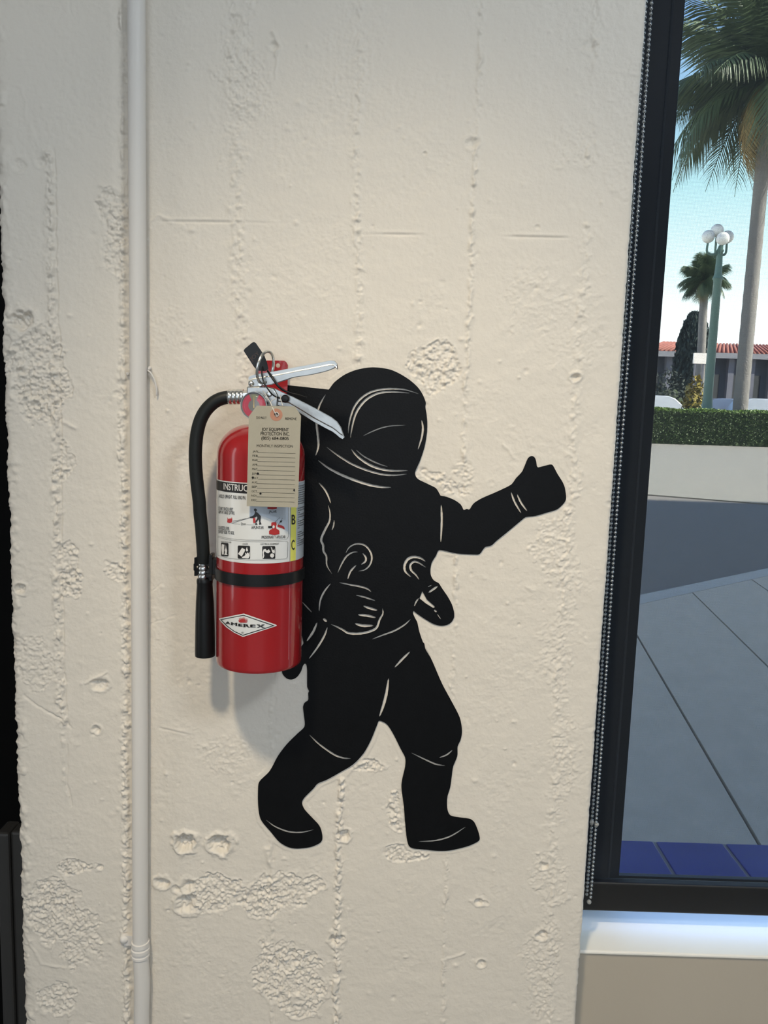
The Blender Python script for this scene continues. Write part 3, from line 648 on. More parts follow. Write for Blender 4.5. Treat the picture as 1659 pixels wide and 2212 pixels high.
ruleline(7, [(90, 985), (300, 1045), (600, 1072), (900, 1072), (1200, 1060), (1300, 1050)], 2.2)
P7([(1347, 100), (1352, 100), (1345, 660), (1320, 700), (1290, 708), (1290, 703), (1316, 695), (1340, 655)], INKG, 'rule'); P7([(1310, 731), (1340, 755), (1334, 1020), (1300, 1052), (1300, 1047), (1329, 1016), (1335, 758), (1310, 736)], INKG, 'rule')
# fine print on the grey side panel (too small to read): rows of tiny dashes
vs = []; fs = []; z_ = zt1 - .006; row = 0
while z_ > zlb + .016:
    th = thY1 + .06
    if row % 11 not in (9,):
        while th < L1 - .1:
            ww = random.uniform(.012, .05)
            b_ = len(vs); vs += [cylpt(th, z_, .0006), cylpt(th + ww, z_, .0006), cylpt(th + ww, z_ + .0014, .0006), cylpt(th, z_ + .0014, .0006)]; fs.append((b_, b_ + 1, b_ + 2, b_ + 3)); th += ww + .018
            if random.random() < .04: break
    z_ -= .0027; row += 1
tag(MB().add(vs, fs).build('fine_print', INKG, lab), kind='stuff')
# maker's diamond
dia = poly(8, [(110, 305), (125, 295), (545, 210), (565, 212), (1120, 405), (1145, 420), (1130, 435), (560, 622), (530, 625), (380, 552), (240, 455), (150, 360)], surf_cyl(.0003), 'brand_diamond', LABELW, ext, 24)
dia['label'] = 'white diamond badge with black lettering and a red flame'
poly(8, [[(133, 315), (548, 232), (1108, 425), (536, 606), (385, 535), (255, 440)], [(160, 322), (547, 246), (1065, 425), (536, 590), (390, 522), (268, 432)]], surf_cyl(.0005), 'border_line', INK, dia, 24)
text(8, 'A', 232, 318, 388, 46, S6, INK, dia, bold=.055, slope=14); text(8, 'M', 330, 440, 412, 48, S6, INK, dia, bold=.055, slope=16); text(8, 'E', 458, 540, 436, 50, S6, INK, dia, bold=.055, slope=6)
text(8, 'R', 550, 658, 446, 50, S6, INK, dia, bold=.055, slope=5); text(8, 'E', 668, 770, 452, 50, S6, INK, dia, bold=.055, slope=4); text(8, 'X', 785, 925, 458, 50, S6, INK, dia, bold=.055, slope=0)
for x0_, x1_, yy_, dy_ in ((236, 286, 388, 5), (296, 322, 400, 2), (328, 362, 414, 4), (405, 445, 427, 4), (330, 360, 370, 4), (412, 446, 380, 4), (545, 590, 450, 2), (630, 664, 456, 2), (545, 585, 400, 2), (785, 830, 459, 1), (870, 925, 461, 0), (785, 840, 411, 1), (870, 925, 412, 0)):
    poly(8, [(x0_, yy_ - 8), (x1_, yy_ - 8 + dy_), (x1_, yy_ + dy_), (x0_, yy_)], S6, 'serif', INK, dia, 0)
text(8, '\u00ae', 512, 556, 570, 34, S6, INK, dia, bold=.0)
for k_, (bx, tx, ty, wd) in enumerate(((505, 458, 318, 9), (520, 468, 282, 9), (532, 496, 270, 9), (545, 522, 262, 9), (556, 545, 258, 9), (568, 572, 262, 9), (580, 598, 272, 9), (592, 618, 284, 9), (602, 630, 318, 9))):
    poly(8, [(bx - 4, 372), ((bx + tx) / 2 - wd, (372 + ty) / 2 + 16), (tx, ty), ((bx + tx) / 2 + wd, (372 + ty) / 2 - 4), (bx + 6, 372)], S6, 'flame_tongue', INKR, dia, 2)
# film seam
sheet(thY0 + .02, thY0 + .029, zb + .014, zlb, .0002, 'film_edge', mat('clear_film_edge', (.55, .25, .25), .2, noise=(20, .05)), ext, 1)
# strap band round the body
zs1 = W(468, 1230, YA).z
band = MB(); vs = []; fs = []; N = 72
zs0 = W(467, 1243, YA).z; zsu = W(467, 1219, YA).z
for i in range(N):
    th = 2 * math.pi * i / N
    for of, zz in ((.0002, zs0), (.0022, zs0), (.0022, zsu), (.0002, zsu)): vs.append(cylpt(th, zz - .002 * math.cos(th - .3) * 0, of))
for i in range(N):
    j = (i + 1) % N
    for k_ in range(4): fs.append((i * 4 + k_, j * 4 + k_, j * 4 + (k_ + 1) % 4, i * 4 + (k_ + 1) % 4))
strap = band.add(vs, fs).build('nozzle_strap', BLKPL, ext, smooth='auto'); strap['label'] = 'black plastic strap round the body with a clip holding the nozzle'

# hose, ferrules, nozzle (px positions measured in the two close-up crops)
YH = -0.064
hp = [(1, 520, 598), (1, 450, 604), (1, 380, 618), (1, 310, 655), (1, 240, 725), (1, 190, 815), (1, 158, 930), (1, 143, 1060), (1, 140, 1180), (1, 146, 1310), (1, 160, 1450), (1, 178, 1600), (2, 182, 110), (2, 198, 260), (2, 210, 420), (2, 216, 540), (2, 214, 592)]
hpts = crspline([W(*Q(*p), YH - .004 * math.sin(i / 16 * math.pi)) for i, p in enumerate(hp)], 8)
MB().tube(hpts, .00815, 20).build('hose', RUBBER, ext, smooth='auto')
def ferrule(p0, p1, r, rings, name, lumps=.0007):
    p0 = Vector(p0); p1 = Vector(p1); pts = []; rad = []
    for i in range(41):
        f = i / 40; pts.append(p0.lerp(p1, f)); rad.append(r + lumps * (abs(math.sin(f * math.pi * rings)) - .5) - (.0015 if i in (0, 40) else 0))
    return MB().tube(pts, rad, 24).build(name, CHROME, ext, smooth='auto')
ferrule(W(*Q(1, 448, 602), YH), W(*Q(1, 600, 598), YH), .0092, 4, 'hose_ferrule')
MB().tube([W(*Q(1, 590, 598), YH), W(*Q(1, 660, 592), YH)], .0078, 6).build('hex_fitting', CHROME, ext)
ferrule(W(*Q(2, 214, 585), YH), W(*Q(2, 214, 742), YH), .0066, 4, 'nozzle_ferrule')
n0 = W(*Q(2, 228, 738), YH); n1 = W(*Q(2, 232, 1470), YH)
npts = []; nr = []
for f, r_ in ((0, .0085), (.005, .0096), (.03, .0102), (.06, .0101), (.07, .0098), (.3, .0112), (.6, .0122), (.85, .0127), (.97, .0129), (.995, .0127), (1, .0118)):
    npts.append(n0.lerp(n1, f)); nr.append(r_)
MB().tube(npts, nr, 32).build('nozzle', BLKPL, ext, smooth='auto')
# clip: C-shaped jaws on the strap
cc = W(*Q(2, 214, 620), YH); cl = MB()
for zz0, zz1 in ((cc.z + .001, cc.z + .0105), (cc.z - .0115, cc.z - .004)):
    pts = [(cc.x + .0074 * math.cos(a_), YH + .0074 * math.sin(a_)) for a_ in [math.radians(-32 + 244 * i / 18) for i in range(19)]]
    vs = []; fs = []
    for x, y in pts:
        dx, dy = x - cc.x, y - YH; l = math.hypot(dx, dy); ox, oy = dx / l * .0034, dy / l * .0034
        vs += [(x, y, zz0), (x + ox, y + oy, zz0), (x + ox, y + oy, zz1), (x, y, zz1)]
    for i in range(18):
        for k_ in range(4): fs.append((i * 4 + k_, i * 4 + 4 + k_, i * 4 + 4 + (k_ + 1) % 4, i * 4 + (k_ + 1) % 4))
    fs += [(3, 2, 1, 0), (72, 73, 74, 75)]
    cl.add(vs, fs)
cl.box((cc.x + .0085, YH - .007, cc.z - .018), (cc.x + .0130, YH + .008, cc.z + .016)).box((cc.x + .012, YH - .006, cc.z - .010), (XA - RC + .004, YH + .008, cc.z + .010))
cl.box((cc.x - .0115, YH - .004, cc.z - .006), (cc.x - .0085, YH + .003, cc.z + .003)).box((cc.x + .005, YH - .0095, cc.z - .0135), (cc.x + .013, YH - .006, cc.z - .009))
o = cl.build('clip', BLKPL, strap, smooth='auto'); bevel(o, .0008)

# valve body, levers
VY = YA
vx = lambda x, y, yy=VY: W(*Q(9, x, y), yy)
bz = [vx(375, 1090), vx(760, 1085), vx(980, 1130), vx(1080, 1300), vx(1060, 1520), vx(980, 1720), vx(700, 1800), vx(560, 1760), vx(420, 1500), vx(375, 1300)]
def slab(pts, y0, y1, name, m, parent, bev=.001, smooth='auto'):
    me = flat_shape([[(p.x, p.z) for p in pts]], abs(y1 - y0) / 2)
    me.transform(Matrix(((1, 0, 0, 0), (0, 0, 1, (y0 + y1) / 2), (0, 1, 0, 0), (0, 0, 0, 1))))
    bm = bmesh.new(); bm.from_mesh(me); bmesh.ops.remove_doubles(bm, verts=bm.verts, dist=1e-6); bm.to_mesh(me); bm.free()
    o = link(name, me, m, parent, smooth=smooth)
    if bev: bevel(o, bev)
    return o
slab(bz, VY - .011, VY + .011, 'valve_body', ALU, ext, .002)
MB().tube([Vector((XA, YA, ztop)), Vector((XA, YA, ztop + .03))], .0125, 24).build('valve_stem', ALU, ext, smooth='auto')
def channel(top, bot, hw, name, m, web, th=.0011):
    """pressed steel U-channel lever: two cheeks and a web"""
    mb = MB(); n_ = len(top)
    for s_ in (-1, 1):
        ya, yb = VY + s_ * hw, VY + s_ * (hw - th)
        vs = [];
        for a_, b_ in zip(top, bot):
            vs += [(a_.x, ya, a_.z), (b_.x, ya, b_.z), (a_.x, yb, a_.z), (b_.x, yb, b_.z)]
        fs = []
        for i in range(n_ - 1):
            j = i * 4; k_ = j + 4
            fs += [(j, j + 1, k_ + 1, k_), (j + 2, k_ + 2, k_ + 3, j + 3), (j, k_, k_ + 2, j + 2), (j + 1, j + 3, k_ + 3, k_ + 1)]
        fs += [(0, 2, 3, 1), ((n_ - 1) * 4, (n_ - 1) * 4 + 1, (n_ - 1) * 4 + 3, (n_ - 1) * 4 + 2)]
        mb.add(vs, fs)
    e_ = top if web == 'top' else bot; sgn = 1 if web == 'top' else -1
    vs = []; prof_ = ((-hw - .0003, -.0052), (-hw * .96, -.0026), (-hw * .74, -.0006), (0, .0008), (hw * .74, -.0006), (hw * .96, -.0026), (hw + .0003, -.0052))
    for p in e_:
        for dy, dz in prof_: vs.append((p.x, VY + dy, p.z + dz * sgn))
        for dy, dz in prof_[::-1]: vs.append((p.x, VY + dy * .88, p.z + (dz - .0010) * sgn))
    fs = []; k10 = 14
    for i in range(n_ - 1):
        for q_ in range(k10): fs.append((i * k10 + q_, (i + 1) * k10 + q_, (i + 1) * k10 + (q_ + 1) % k10, i * k10 + (q_ + 1) % k10))
    fs += [tuple(range(13, -1, -1)), tuple((n_ - 1) * k10 + q_ for q_ in range(14))]
    mb.add(vs, fs)
    return mb.build(name, m, ext, smooth='auto')
hwv = .0085; yf = VY - hwv
c1 = lambda x, y: W(*Q(1, x, y), yf)
ut = [c1(*p) for p in ((642, 410), (690, 392), (760, 380), (840, 368), (930, 352), (1100, 318), (1250, 290), (1380, 264), (1420, 257), (1452, 262), (1476, 290))]
ub = [c1(*p) for p in ((640, 500), (690, 500), (775, 492), (850, 480), (930, 455), (1060, 412), (1230, 386), (1340, 362), (1395, 346), (1440, 326), (1474, 300))]
channel(ut, ub, hwv, 'upper_lever', ALU, 'top')['label'] = 'silver upper squeeze lever pointing right and slightly up'
lt = [c1(*p) for p in ((640, 505), (740, 500), (860, 512), (960, 560), (1050, 600), (1180, 665), (1300, 728), (1420, 795), (1470, 835), (1508, 890), (1526, 945), (1541, 984))]
lb = [c1(*p) for p in ((640, 560), (730, 600), (830, 640), (930, 680), (1020, 690), (1140, 760), (1260, 835), (1380, 900), (1430, 925), (1470, 955), (1500, 982), (1528, 997))]
channel(lt, lb, hwv * .93, 'carrying_handle', ALU, 'bottom')['label'] = 'silver carrying handle sloping down to the right over the sticker'
MB().lathe([(.0001, .004), (.0020, .0036), (.0034, .0022), (.0038, 0), (.0038, -.021), (.0001, -.021)], W(*Q(9, 443, 1020), VY - hwv), n=20, M=Matrix.Rotation(math.pi / 2, 4, 'X')).build('pivot_rivet', CHROME, ext, smooth='auto')
MB().lathe([(.0001, .003), (.0024, .0026), (.0034, .0008), (.0034, 0), (.0034, -.004)], W(*Q(9, 845, 1260), VY - .0115), n=20, M=Matrix.Rotation(math.pi / 2, 4, 'X')).build('body_boss', CHROME, ext, smooth='auto')
# pull pin with ring
rc = W(*Q(1, 800, 322), VY - .016)
pin = MB().tube([W(*Q(9, 640, 1040), VY - .018), W(*Q(9, 700, 1040), VY + .016)], .0020, 12).build('pull_pin', CHROME, ext, smooth='auto')
ring = []; Rr = .0192
nrm = Matrix.Rotation(math.radians(69), 3, 'Z'); tl = Matrix.Rotation(math.radians(12), 3, 'Y')
for i in range(49):
    a_ = 2 * math.pi * i / 48
    ring.append(rc + tl @ (nrm @ Vector((Rr * math.cos(a_) * .95, 0, Rr * math.sin(a_)))))
MB().tube(ring, .00175, 10, cap=False).build('pin_ring', CHROME, pin, smooth='auto')
# pressure gauge: faces the room, turned slightly
gc = W(*Q(1, 693, 682), VY - .030); GM = Matrix.Rotation(math.radians(-8), 4, 'Z') @ Matrix.Rotation(math.pi / 2, 4, 'X')
gR = .0166
ga = MB().lathe([(.0001, -.012), (gR * .9, -.012), (gR, -.010), (gR, 0), (gR * .98, .0015), (gR * .94, .0015), (gR * .92, -.0005), (.0001, -.0005)], gc, n=48, M=GM).build('pressure_gauge', CHROME, ext, smooth='auto'); ga['label'] = 'round pressure gauge with red dial'
def gd(rr0, rr1, a0, a1, h, name, m, n_=40):
    vs = []; fs = []
    for i in range(n_ + 1):
        a_ = math.radians(a0 + (a1 - a0) * i / n_)
        for r_ in (rr0, rr1): vs.append(GM @ Vector((r_ * math.sin(a_), -0 + 0, 0)) * 0 + gc + (GM @ Vector((r_ * math.sin(a_), r_ * math.cos(a_), h))))
    for i in range(n_): fs.append((2 * i, 2 * i + 2, 2 * i + 3, 2 * i + 1))
    return MB().add(vs, fs).build(name, m, ga)
gd(.0001, gR * .92, 0, 360, .0000, 'dial_ground', mat('grey_dial', (.20, .21, .21), .4, noise=(90, .1)))
gd(gR * .42, gR * .86, 26, 334, .0002, 'red_dial_arc', mat('dial_red', (.50, .055, .10), .4, noise=(90, .15)))
gd(gR * .42, gR * .80, -16, 16, .0002, 'green_dial_arc', mat('dial_green', (.22, .25, .16), .4, noise=(90, .1)), 8)
vs = [gc + GM @ Vector(v) for v in ((-.0006, -.003, .0006), (.0006, -.003, .0006), (.0002, gR * .62, .0006), (-.0002, gR * .62, .0006))]
MB().add(vs, [(0, 1, 2, 3)]).build('needle', mat('needle_yellow', (.65, .5, .2), .4, noise=(90, .1)), ga)
lens = bpy.data.materials.new('gauge_lens'); lens.use_nodes = True; n = lens.node_tree; n.nodes.clear()
out = n.nodes.new('ShaderNodeOutputMaterial'); mx = n.nodes.new('ShaderNodeMixShader'); tr = n.nodes.new('ShaderNodeBsdfTransparent'); gl = n.nodes.new('ShaderNodeBsdfGlossy'); mx.inputs[0].default_value = .06; gl.inputs['Roughness'].default_value = .15
n.links.new(tr.outputs[0], mx.inputs[1]); n.links.new(gl.outputs[0], mx.inputs[2]); n.links.new(mx.outputs[0], out.inputs[0])
MB().lathe([(gR * .93, .0012), (gR * .6, .0022), (.0001, .0028)], gc, n=40, M=GM).build('gauge_lens', lens, ga, smooth=True)
MB().tube([gc + Vector((0, .009, 0)), Vector((gc.x + .004, VY - .008, gc.z + .001))], .0055, 16).build('gauge_stem', CHROME, ga)

# red wall bracket behind the valve
by0 = -.0075
bp = [W(*Q(9, x, y), by0 - .002) for x, y in ((600, 560), (800, 505), (1190, 510), (1235, 550), (1265, 610), (1262, 640), (1258, 1000), (1250, 1235), (1080, 1330), (640, 1330), (600, 1200))]
hole = W(*Q(9, 1042, 620), by0 - .002); hl = [(hole.x + .0029 * math.cos(a_ * math.pi / 10), hole.z + .0029 * math.sin(a_ * math.pi / 10)) for a_ in range(20)]
me = flat_shape([[(p.x, p.z) for p in bp], hl], .0012); me.transform(Matrix(((1, 0, 0, 0), (0, 0, 1, by0 - .0012), (0, 1, 0, 0), (0, 0, 0, 1))))
brk = thing('wall_bracket', 'red painted steel hanging bracket on the wall behind the silver levers', 'bracket', (hole.x, by0, hole.z))
o = link('bracket_plate', me, REDP, brk)
pz = W(*Q(9, 900, 1290), by0).z
MB().box((hole.x - .018, VY + .010, pz - .004), (hole.x + .004, by0, pz + .004)).build('bracket_hook', REDP, brk)

# black seal tag and its wire
sy = VY - .004
tp = [(9, x, y) for x, y in ((290, 255), (310, 235), (465, 105), (510, 92), (550, 115), (580, 160), (735, 385), (760, 450), (800, 560), (830, 700), (760, 745), (620, 735), (545, 695), (500, 640), (300, 330), (275, 290))]
seal = thing('seal_tag', 'small black plastic tag lettered JOY tied to the pull ring', 'tag', W(*Q(9, 720, 620), sy))
slab([W(*Q(*p), sy) for p in tp], sy - .0009, sy, 'tag_plate', BLKPL, seal, .0003)
text(9, 'JOY', 455, 700, 522, 92, surf_plane(sy - .0012), mat('faint_brown_print', (.055, .028, .022), .5, noise=(50, .1)), seal, rot=math.radians(-42))
w1 = [W(*Q(9, x, y), yy) for x, y, yy in ((700, 640, sy), (680, 800, VY - .014), (720, 980, VY - .020), (800, 1120, VY - .022), (910, 1260, VY - .020), (1020, 1330, VY - .016), (1130, 1355, VY - .013))]
MB().tube(crspline(w1, 8), .00085, 8).build('tie_wire', BLKPL, seal, smooth=True)
w2 = [W(*Q(9, x, y), yy) for x, y, yy in ((810, 740, VY - .006), (880, 840, VY - .012), (960, 960, VY - .015), (1050, 1080, VY - .016), (1180, 1180, VY - .014), (1350, 1240, VY - .012), (1500, 1270, VY - .012), (1690, 1330, VY - .012))]
w2r = [.0013, .0015, .0015, .0014, .0014, .0007, .0005, .0004]
pp = crspline(w2, 6); MB().tube(pp, [np.interp(i / (len(pp) - 1) * 7, range(8), w2r) for i in range(len(pp))], 8).build('tie_strap', BLKPL, seal, smooth=True)
MB().lathe([(.0001, .004), (.0035, .0036), (.0046, .002), (.0048, 0), (.0046, -.002), (.0001, -.002)], W(*Q(9, 1205, 1360), VY - .0128), n=28, M=Matrix.Rotation(math.pi / 2, 4, 'X')).build('seal_button', BLKPL, seal, smooth='auto')

# manila inspection tag
TY = VY - RC - .012
tz = W(*Q(1, 903, 770), TY)
itag = thing('inspection_tag', 'manila monthly inspection card hanging from the extinguisher by a white string', 'tag', tz)
cp = [W(*Q(1, x, y), TY) for x, y in ((644, 782), (720, 682), (1080, 690), (1136, 778), (1106, 1642), (624, 1630))]
ec = W(*Q(1, 903, 768), TY); hl = [(ec.x + .0023 * math.cos(a_ * math.pi / 10), ec.z + .0023 * math.sin(a_ * math.pi / 10)) for a_ in range(20)]
me = flat_shape([[(p.x, p.z) for p in cp], hl], .0002); me.transform(Matrix(((1, 0, 0, 0), (0, 0, 1, TY), (0, 1, 0, 0), (0, 0, 0, 1))))
card = link('card', me, MANILA, itag)
er = [(ec.x + .0071 * math.cos(a_ * math.pi / 20), ec.z + .0071 * math.sin(a_ * math.pi / 20)) for a_ in range(40)]
me = flat_shape([er, hl], .00012); me.transform(Matrix(((1, 0, 0, 0), (0, 0, 1, TY - .0003), (0, 1, 0, 0), (0, 0, 0, 1))))
link('reinforcing_ring', me, EYELET, itag)
ST = surf_plane(TY - .00035)
TI = mat('tag_ink', (.045, .040, .030), .6, noise=(200, .1))
tt = lambda s, x0, x1, yb, h, b=.0, sl=3: text(1, s, x0, x1, yb, h, ST, TI, card, bold=b, slope=sl)
tt('DO NOT', 715, 811, 806, 24, .012); tt('REMOVE', 988, 1094, 816, 24, .012)
tt('JOY EQUIPMENT', 765, 1022, 920, 33, .018, 4); tt('PROTECTION INC.', 755, 1029, 961, 33, .018, 4); tt('(805) 684-0805', 762, 1020, 1003, 31, .018, 4)
tt('MONTHLY INSPECTION', 719, 1059, 1073, 27, .004, 5)
for i, mth in enumerate(('JAN', 'FEB', 'MAR', 'APR', 'MAY', 'JUNE', 'JULY', 'AUG', 'SEP', 'OCT', 'NOV', 'DEC')):
    yy = 1124 + 41.8 * i; x0 = 680 - i * 1.1; wd = {3: 50, 4: 60}[len(mth)]
    tt(mth, x0, x0 + wd, yy - 2, 20, .002, 1)
    xa, xb = x0 + wd - 2, 1084 - i * .9
    poly(1, [(xa, yy - 1), (xb, yy + 8), (xb, yy + 11), (xa, yy + 2)], ST, 'write_in_line', TI, card, 0)
PB = mat('punched_hole_black', (.004, .004, .004), .9, noise=(50, .1)); S3 = surf_plane(TY - .0005)
for px_, py_, r_ in ((729, 1323, 11), (682, 1360, 11), (754, 1512, 10)):
    poly(1, [(px_ + r_ * math.cos(a_ * math.pi / 8), py_ + r_ * math.sin(a_ * math.pi / 8)) for a_ in range(16)], S3, 'punch_mark', PB, card, 0)
poly(1, [(1078, 1468), (1078, 1492), (1068, 1490), (1062, 1480), (1068, 1470)], S3, 'punch_mark', PB, card, 0)
STR = mat('white_cotton_string', (.62, .60, .55), .8, noise=(300, .1))
e9 = (999, 1718)
for pts in ([(e9[0], e9[1], TY - .0012), (950, 1640, TY - .002), (870, 1450, TY + .004), (790, 1310, TY + .02), (700, 1180, VY - .016)],
            [(e9[0], e9[1], TY - .0012), (1010, 1760, TY - .0012), (1060, 1720, TY - .0010), (1020, 1665, TY - .0010), (960, 1680, TY - .0014), (960, 1640, TY - .0018), (880, 1440, TY + .006), (960, 1380, TY + .02), (1010, 1320, VY - .014)],
            [(1150, 1520, TY + .002), (1110, 1400, TY + .015), (1090, 1280, VY - .012)]):
    MB().tube(crspline([W(*Q(9, x, y), yy) for x, y, yy in pts], 6), .00042, 6).build('string', STR, itag, smooth=True)

# ------------------------------------------------------------------ painted conduit on the pier
PX = sum(W(px, py, -.012).x for px, py in ((295, 0), (300, 900), (302, 1400), (304, 2212))) / 4
pyw = lambda py: W(300, py, -.012)
con = thing('conduit_pipe', 'painted vertical conduit pipe clamped to the wall left of the extinguisher', 'pipe', (PX, -.012, 0))
zc_ = pyw(2045).z
pts = []; rad = []
for i in range(60):
    z_ = 2.85 - (2.85 - zc_) * i / 59
    px_ = np.interp(z_, [pyw(2212).z, pyw(1400).z, pyw(900).z, pyw(0).z], [W(304, 2212, -.012).x, W(302, 1400, -.012).x, W(299.5, 900, -.012).x, W(295, 0, -.012).x])
    pts.append((px_, -.0125, z_)); rad.append(.0108)
MB().tube(pts, rad, 28).build('upper_tube', PIPEP, con, smooth='auto')
xb = pts[-1][0]
MB().tube([(xb, -.0125, zc_ + .004), (xb + .0005, -.0125, zc_ - .02), (xb + .002, -.0125, zc_ - .05), (xb + .0005, -.0125, zc_ - .11), (xb, -.0125, zc_ - .2), (xb, -.0125, 0)], [.0104, .0108, .0112, .0108, .0106, .0106], 28).build('lower_tube', PIPEP, con, smooth='auto')
pr = []
for h_, r_ in ((.010, .0106), (.009, .0124), (.003, .0126), (.002, .0116), (0, .0116), (-.001, .0130), (-.006, .0130), (-.007, .0117), (-.010, .0117), (-.011, .0126), (-.014, .0126), (-.016, .0106)): pr.append((r_, zc_ + h_))
MB().lathe(pr[::-1], (xb, -.0125, 0), n=32).build('coupling', PIPEP, con, smooth='auto')
sc_ = W(266, 2033, -.010)
MB().box((sc_.x, -.007, sc_.z - .009), (xb - .008, -.001, sc_.z + .006)).build('clamp_ear', PIPEP, con)
MB().lathe([(.0001, .0085), (.003, .0078), (.0055, .0055), (.0068, .002), (.0070, 0)], (sc_.x, -.003, sc_.z), n=24, M=Matrix.Rotation(math.pi / 2, 4, 'X')).build('screw_head', PIPEP, con, smooth='auto')
for px_, py_ in ((277, 807), (322, 796)):
    v = W(px_, py_, -.004); MB().lathe([(.0001, .005), (.0018, .0045), (.003, .002), (.0032, 0)], (v.x, -.002, v.z), n=14, M=Matrix.Rotation(math.pi / 2, 4, 'X')).build('screw_head', PIPEP, con, smooth='auto')
wr = [W(px_, py_, y_) for px_, py_, y_ in ((316, 799, -.006), (325, 805, -.008), (334, 822, -.007), (338, 840, -.006), (338, 854, -.0045))]
o = MB().tube(crspline(wr, 6), .0012, 8).build('wire_stub', PIPEP, None, smooth=True); tag(o, 'short painted-over wire curling out from behind the conduit pipe', 'wire')

# ------------------------------------------------------------------ roller shade with bead chain
SHY = .105
shade = thing('roller_shade', 'dark see-through roller shade with black hem bar and steel bead chain in the window', 'roller shade', (XR + .5, SHY, 0))
hb0, hb1 = W(1460, 1972, SHY - .008).z, W(1460, 1910, SHY - .008).z
shade.location.z = hb0
fm = bpy.data.materials.new('solar_screen_fabric'); fm.use_nodes = True; n = fm.node_tree; n.nodes.clear()
out = n.nodes.new('ShaderNodeOutputMaterial'); mx = n.nodes.new('ShaderNodeMixShader'); tr = n.nodes.new('ShaderNodeBsdfTransparent'); df = n.nodes.new('ShaderNodeBsdfDiffuse')
tcn = n.nodes.new('ShaderNodeTexCoord')
df.inputs[0].default_value = (.022, .026, .032, 1)
def wave(dirn, scale):
    wv = n.nodes.new('ShaderNodeTexWave'); wv.wave_type = 'BANDS'; wv.bands_direction = dirn; wv.inputs['Scale'].default_value = scale; wv.inputs['Distortion'].default_value = .6; wv.inputs['Detail'].default_value = 1
    n.links.new(tcn.outputs['Object'], wv.inputs['Vector']); return wv
w1_, w2_ = wave('X', 190), wave('Z', 190)
mp = n.nodes.new('ShaderNodeMapping'); mp.inputs['Scale'].default_value = (60, 1, 700); n.links.new(tcn.outputs['Object'], mp.inputs[0])
ns = n.nodes.new('ShaderNodeTexNoise'); ns.inputs['Scale'].default_value = 1.0; ns.inputs['Detail'].default_value = 3; n.links.new(mp.outputs[0], ns.inputs['Vector'])
m1 = n.nodes.new('ShaderNodeMath'); m1.operation = 'MULTIPLY'; n.links.new(w1_.outputs['Fac'], m1.inputs[0]); n.links.new(w2_.outputs['Fac'], m1.inputs[1])
m2 = n.nodes.new('ShaderNodeMath'); m2.operation = 'MULTIPLY_ADD'; n.links.new(ns.outputs['Fac'], m2.inputs[0]); m2.inputs[1].default_value = .12; n.links.new(m1.outputs[0], m2.inputs[2])
mr = n.nodes.new('ShaderNodeMapRange'); mr.inputs['From Min'].default_value = 0; mr.inputs['From Max'].default_value = 1.1; mr.inputs['To Min'].default_value = .185; mr.inputs['To Max'].default_value = .30
n.links.new(m2.outputs[0], mr.inputs['Value']); n.links.new(mr.outputs[0], mx.inputs[0])
n.links.new(df.outputs[0], mx.inputs[1]); n.links.new(tr.outputs[0], mx.inputs[2]); n.links.new(mx.outputs[0], out.inputs[0])
fx0 = XR + .006
mb = MB(); vs = []; fs = []; NX = 40
for i in range(NX + 1):
    x = fx0 + (RX1 - .06 - fx0) * i / NX; yy = SHY + .0012 * math.sin(i * .55)
    vs += [(x, yy, hb1 - .006), (x, yy, 2.62)]
for i in range(NX): fs.append((2 * i, 2 * i + 2, 2 * i + 3, 2 * i + 1))
mb.add(vs, fs).build('screen_fabric', fm, shade, smooth=True)
o = MB().box((fx0 - .002, SHY - .010, hb0), (RX1 - .055, SHY + .006, hb1)).build('hem_bar', mat('black_hem_bar', (.006, .006, .006), .5, bump=(80, .1, .0005)), shade); bevel(o, .003, 3)
MB().tube([(fx0 - .002, SHY + .01, 2.66), (RX1 - .055, SHY + .01, 2.66)], .028, 24).build('roller_tube', mat('aluminium_tube', (.5, .5, .5), .4, 1.0, bump=(80, .1, .0005)), shade, smooth='auto')
BEAD = mat('steel_beads', (.42, .43, .43), .28, 1.0, bump=(300, .1, .0002))
CHY = .045
def strand(p_top, p_bot, yy, name='bead_strand'):
    a_ = W(*p_top, yy); b_ = W(*p_bot, yy); d = a_ - b_; mb = MB(); z_ = 0; L = (2.55 - b_.z); dx = d.x / d.z; i = 0
    pitch = .0062
    while z_ < L:
        sway = .0006 * math.sin(z_ * 9)
        mb.ball((b_.x + dx * z_ + sway, yy, b_.z + z_), .00225, 8, 6); z_ += pitch; i += 1
    mb.tube([(b_.x, yy, b_.z), (b_.x + dx * L, yy, b_.z + L)], .0006, 5)
    return tag(mb.build(name, BEAD, shade, smooth=True), kind='stuff')
strand((1396.5, 5), (1267.5, 1932), CHY + .004); strand((1408.5, 5), (1276, 1938), CHY - .004)
for (px_, py_) in ((1272.5, 1948),):
    v = W(px_, py_, CHY); MB().ball((v.x, v.y, v.z), .0034, 14, 8).build('chain_end_connector', mat('clear_plastic_connector', (.30, .30, .28), .2, coat=.5, noise=(40, .05)), shade, smooth=True)
v = W(1283, 1776, CHY); MB().ball((v.x - .0030, v.y, v.z), .0033, 12, 8).ball((v.x + .0030, v.y - .004, v.z - .001), .0033, 12, 8).build('chain_joiner', MATS['clear_plastic_connector'], shade, smooth=True)
o = MB().box((fx0, SHY - .03, 2.60), (RX1 - .055, SHY + .045, 2.70)).build('shade_cassette', BLACKM, shade)

